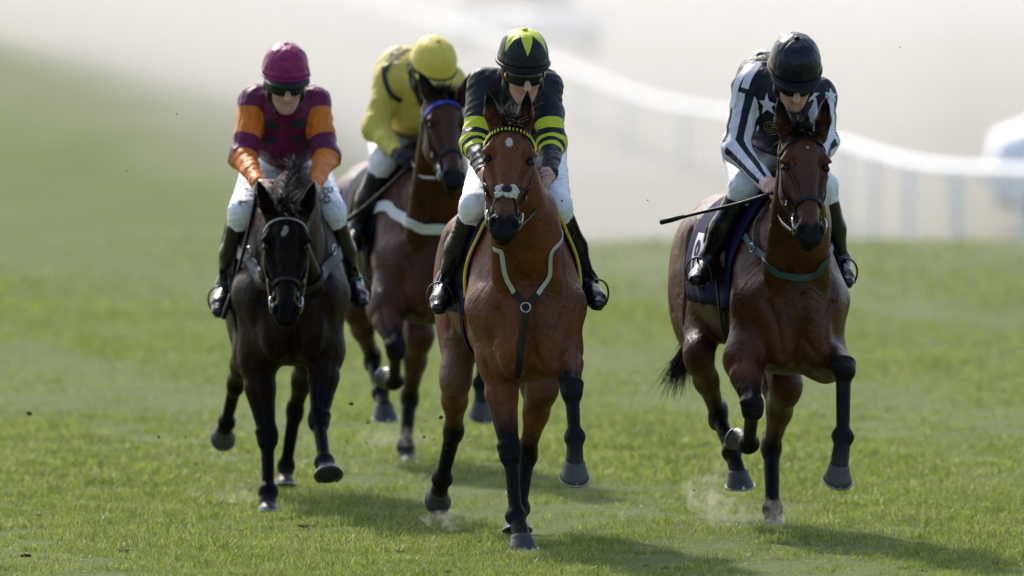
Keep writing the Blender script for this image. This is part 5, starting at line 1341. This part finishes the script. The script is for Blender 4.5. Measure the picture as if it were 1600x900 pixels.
def rider_pose_right(o, dx=0, dy=0): pass
def right():
    H = Horse(1207, 820, -0.78, 12); H.center(1235, 0.2)
    sp = dict(label='dark bay horse with a plain brown face and teal breastgirth, rightmost of the group', mat=coat_mat('dark bay coat', (0.120, 0.034, 0.009), (0.058, 0.016, 0.005), (0.0075, 0.006, 0.0065), 0.44),
        girthscale=0.86, poll=(1255, 212, 0.82), muzzle=(1267, 388, 1.04), yaw=1, hw=1.10, earL=(1216, 153, 0.88), earLb=(1228, 212, 0.82), earR=(1291, 152, 0.88), earRb=(1283, 212, 0.82), faceblk=0.15,
        neckmid=(0.0, 0.42, 1.48), star=[(0.0, 0.09, (0.006, 0.008))], seed=8, lock=(-0.2, 0.6, -0.6), lockl=0.085, manes=-0.4, manel=0.10, tailpts=[(1105, 420, -1.40), (1092, 490, -1.48), (1076, 545, -1.56), (1058, 572, -1.62)], taill=0.17,
        fore=[dict(s=-1, j=[(1163, 560, 0.26), (1176, 636, 0.50), (1170, 694, 0.24), (1162, 684, 0.13)], b0=0.15, down=(-0.25, -0.8, 0.35), toe=(0, -0.3, -1), hm=0.9),
              dict(s=1, j=[(1290, 560, 0.22), (1318, 575, 0.60), (1317, 682, 0.68), (1311, 728, 0.72)], b0=0.15, down=(-0.06, -0.45, -0.95), m=1.05)],
        hind=[dict(s=-1, j=[(1092, 555, -0.62), (1122, 648, -0.92), (1143, 706, -0.72), (1153, 738, -0.66)], down=(0.1, -0.10, -0.95), m=0.95),
              dict(s=1, j=[(1228, 600, -0.62), (1205, 698, -0.95), (1207, 795, -0.84), (1208, 812, -0.80)], down=(0, 0.4, -0.8), m=1.0, hm=0.8)])
    build_horse(H, sp)
    def pat(c, vs, at):
        t = at['t']; an = at['ang']; return {'pa': np.where(t > 1.1, np.sin(5 * an + 0.9) + 0.22, -1)}
    jk = cloth_mat('black and white striped silks', [(0.006, 0.007, 0.012), (0.76, 0.76, 0.80)], 0.5, 1.0)
    capm = cloth_mat('black satin cap', [(0.005, 0.006, 0.012)], 0.36, 0.3)
    R = build_rider(H, dict(label='person in black silks with white stars, striped sleeves and shiny black cap', seed=6,
        head=(1241, 121, 0.34), hoff=0.058, pitch=31, yaw=-6, roll=0, neck=(1225, 150, 0.06), bulk=0.97, hump=(1197, 122, -0.10),
        sh={-1: (1172, 140, 0.0), 1: (1280, 150, 0.0)}, el={-1: (1151, 232, 0.05), 1: (1286, 222, 0.16)},
        wr={-1: (1197, 286, 0.30), 1: (1275, 262, 0.34)}, hand={-1: (1212, 297, 0.40), 1: (1262, 280, 0.42)},
        hip={-1: (1178, 235, -0.55), 1: (1222, 232, -0.55)}, knee={-1: (1163, 290, 0.06), 1: (1286, 292, 0.04)},
        ankle={-1: (1105, 408, -0.08), 1: (1312, 405, -0.10)}, ball={-1: (1092, 433, 0.03), 1: (1319, 432, 0.0)}, toe={-1: (1084, 437, 0.11), 1: (1325, 442, 0.08)},
        jacket=jk, pattern=pat, cap=capm, peakw=0.044, droop=0.25, dome=(0.111, 0.138, 0.135)))
    J = R['j']
    for pts in ([(1144, 168), (1150, 140), (1160, 118), (1174, 102)], [(1164, 138), (1172, 118), (1186, 100)]):
        strap('stripe', list(J.hit(pts, 0.004)), J, 0.009, 0.034, 0.003, whitem2, R['jk'], 40)
    for (px, py, rr) in ((1187, 82, 0.046), (1200, 163, 0.050), (1268, 150, 0.036), (1298, 150, 0.034)):
        c = J.hit([(px, py)])[0]; n_ = J.grad([c])[0].astype(float); v_ = nrm(V(0.1, 0, 1) - n_ * n_[2]); u = np.cross(v_, n_)
        patch('star', star_poly(rr), c, u, v_, J, 0.009, whitem2, R['jk'])
    c = J.hit([(1204, 197)])[0]; n_ = J.grad([c])[0].astype(float); v_ = nrm(V(0, 0, 1) - n_ * n_[2])
    for rr in (0.026, 0.015):
        t = np.linspace(0, 2 * pi, 28, endpoint=False)
        strap('crest_ring', [c + np.cross(v_, n_) * cos(x) * rr + v_ * sin(x) * rr for x in t], J, 0.007, 0.0022, 0.0015, goldm, R['jk'], 40, closed=True)
    build_bridle(H, dict(label='black bridle with a plain padded browband on the rightmost bay', mat=strapm, bw=0.018, hands={-1: R['hn'][-1], 1: R['hn'][1]}))
    build_saddle(H, dict(label='black racing saddle under the jockey in black and white', cloth_label='navy saddle cloth with a white number patch on the rightmost horse', number=num_right, cf=0.17, coff=0.016), R['feet'])
    bp = empty('breastplate', tuple(H.L(0, 0.4, 1.2)), 'dark teal breastgirth curving across the chest of the rightmost bay', 'breastplate', 'breast straps on the racehorses')
    top = H.vt.hit([(1160, 368), (1178, 388), (1196, 412), (1222, 430), (1250, 434), (1276, 428), (1293, 408), (1299, 385)], 0.004)
    strap('strap', [H.L(-0.25, -0.06, 1.36)] + list(top) + [H.L(0.25, -0.06, 1.36)], H.vt, 0.008, 0.030, 0.006, tealm, bp, 90)
    strap('neck_strap', [top[1], H.vt.hit([(1180, 350)], 0.004)[0], H.vt.hit([(1195, 325)], 0.004)[0]], H.vt, 0.008, 0.014, 0.004, tealm, bp, 24)
    c, n_ = H.vt.snap([top[1]], 0.016); ring('ring', c[0], V(0, 0, 1), nrm(np.cross(n_[0], V(0, 0, 1))), 0.018, 0.003, steel, bp, 16, 6)
    whip('long black riding whip held out level to the side over the rightmost horse', [R['hn'][-1] + V(0.03, 0, 0.0), H.P(1160, 317, 0.34), H.P(1100, 331, 0.22), H.P(1042, 345, 0.10)])
    return H, R

# ================================================================== behind: bay horse, yellow silks
def behind():
    H = Horse(636, 722, -0.78, 13); H.center(672, 0.2)
    sp = dict(label='dark bay horse with a blue browband and white breastgirth, running behind the other three', mat=coat_mat('brown bay coat', (0.105, 0.028, 0.008), (0.050, 0.014, 0.005), (0.0075, 0.006, 0.0065), 0.46),
        girthscale=0.90, poll=(694, 158, 0.84), muzzle=(710, 298, 1.08), yaw=10, hw=1.08, earL=(655, 112, 0.90), earLb=(676, 158, 0.84), earR=(735, 115, 0.90), earRb=(722, 158, 0.84), faceblk=0.3,
        neckmid=(0.02, 0.42, 1.50), seed=9, lock=(0, 0.5, -0.3), lockl=0.08, manes=0.3, manel=0.10, tx=0.03, taill=0.3,
        fore=[dict(s=-1, j=[(603, 480, 0.26), (619, 545, 0.48), (616, 596, 0.24), (612, 588, 0.13)], b0=0.15, down=(-0.10, -0.8, 0.30), toe=(0, -0.3, -1), hm=0.95),
              dict(s=1, j=[(735, 490, 0.22), (755, 520, 0.58), (753, 600, 0.68), (753, 630, 0.70)], b0=0.15, down=(0, -0.3, -0.95))],
        hind=[dict(s=-1, j=[(556, 480, -0.62), (582, 560, -0.92), (594, 614, -0.72), (600, 634, -0.64)], down=(0.05, -0.1, -0.95), m=0.95),
              dict(s=1, j=[(656, 520, -0.62), (640, 620, -0.95), (634, 698, -0.84), (637, 713, -0.80)], down=(0, 0.4, -0.8), hm=0.8)])
    build_horse(H, sp)
    def pat(c, vs, at): return {'pa': at['t'] * 0 - 1}
    jk = cloth_mat('yellow silks', [(0.60, 0.49, 0.085)], 0.55, 1.1)
    capm = cloth_mat('yellow cap', [(0.68, 0.53, 0.08)], 0.5, 0.6)
    R = build_rider(H, dict(label='person in yellow silks, yellow cap and black gloves, riding behind the others', seed=8, gloves=True,
        head=(675, 116, 0.38), hoff=0.056, pitch=32, yaw=6, neck=(660, 130, 0.06), bulk=1.0, hump=(630, 108, -0.12),
        sh={-1: (610, 125, 0.0), 1: (702, 128, 0.0)}, el={-1: (587, 200, 0.05), 1: (708, 195, 0.12)},
        wr={-1: (622, 240, 0.26), 1: (690, 235, 0.36)}, hand={-1: (642, 252, 0.36), 1: (676, 252, 0.42)},
        hip={-1: (615, 210, -0.55), 1: (655, 208, -0.55)}, knee={-1: (599, 250, 0.06), 1: (707, 255, 0.02)},
        ankle={-1: (558, 358, -0.08), 1: (738, 365, -0.12)}, ball={-1: (550, 382, 0.03), 1: (744, 388, 0.0)}, toe={-1: (545, 390, 0.11), 1: (748, 396, 0.08)},
        jacket=jk, pattern=pat, cap=capm, peak=capm, peakw=0.050, droop=0.35, rimr=0.005))
    J = R['j']
    for pts in ([(600, 105), (603, 130), (612, 148), (627, 158)], [(640, 100), (642, 125), (650, 145), (660, 165)], [(592, 100), (608, 85), (628, 74)], [(602, 112), (618, 92), (640, 78)]):
        W = J.hit(pts, 0.004); strap('stripe', list(W), J, 0.008, 0.022, 0.003, navyblk, R['jk'], 40)
    build_bridle(H, dict(label='black bridle with a bright blue browband on the horse behind', mat=strapm, bw=0.022, brow=bluem, hands={-1: R['hn'][-1], 1: R['hn'][1]}))
    build_saddle(H, dict(label='black racing saddle under the jockey in yellow', cloth_label='navy saddle cloth on the horse behind the others', cz=1.15, cf=0.08), R['feet'])
    bp = empty('breastplate', tuple(H.L(0, 0.4, 1.2)), 'wide white breastgirth across the chest of the horse behind', 'breastplate', 'breast straps on the racehorses')
    top = H.vt.hit([(604, 322), (618, 334), (640, 348), (670, 358), (705, 360), (735, 350)], 0.004)
    strap('strap', [H.L(-0.25, -0.06, 1.36)] + list(top) + [H.L(0.25, -0.06, 1.36)], H.vt, 0.008, 0.052, 0.008, whitem, bp, 90)
    whip('black riding whip slanting down behind the leftmost jockey from a gloved hand', [R['hn'][-1] + V(0.02, 0, 0), H.P(610, 288, 0.28), H.P(578, 316, 0.16), H.P(540, 347, 0.04)])
    return H, R

navyblk = simple('black silk patch', (0.008, 0.008, 0.010), 0.6)
whitem2 = simple('white satin patch', (0.62, 0.62, 0.66), 0.5, var=0.06)
bandm = simple('black padded webbing', (0.016, 0.017, 0.022), 0.6)
greentxt = simple('green lettering', (0.005, 0.16, 0.075), 0.6)
navytxt = simple('navy lettering', (0.008, 0.010, 0.035), 0.6)

centre()
left()
right()
behind()
print('script time', time.time() - T0)
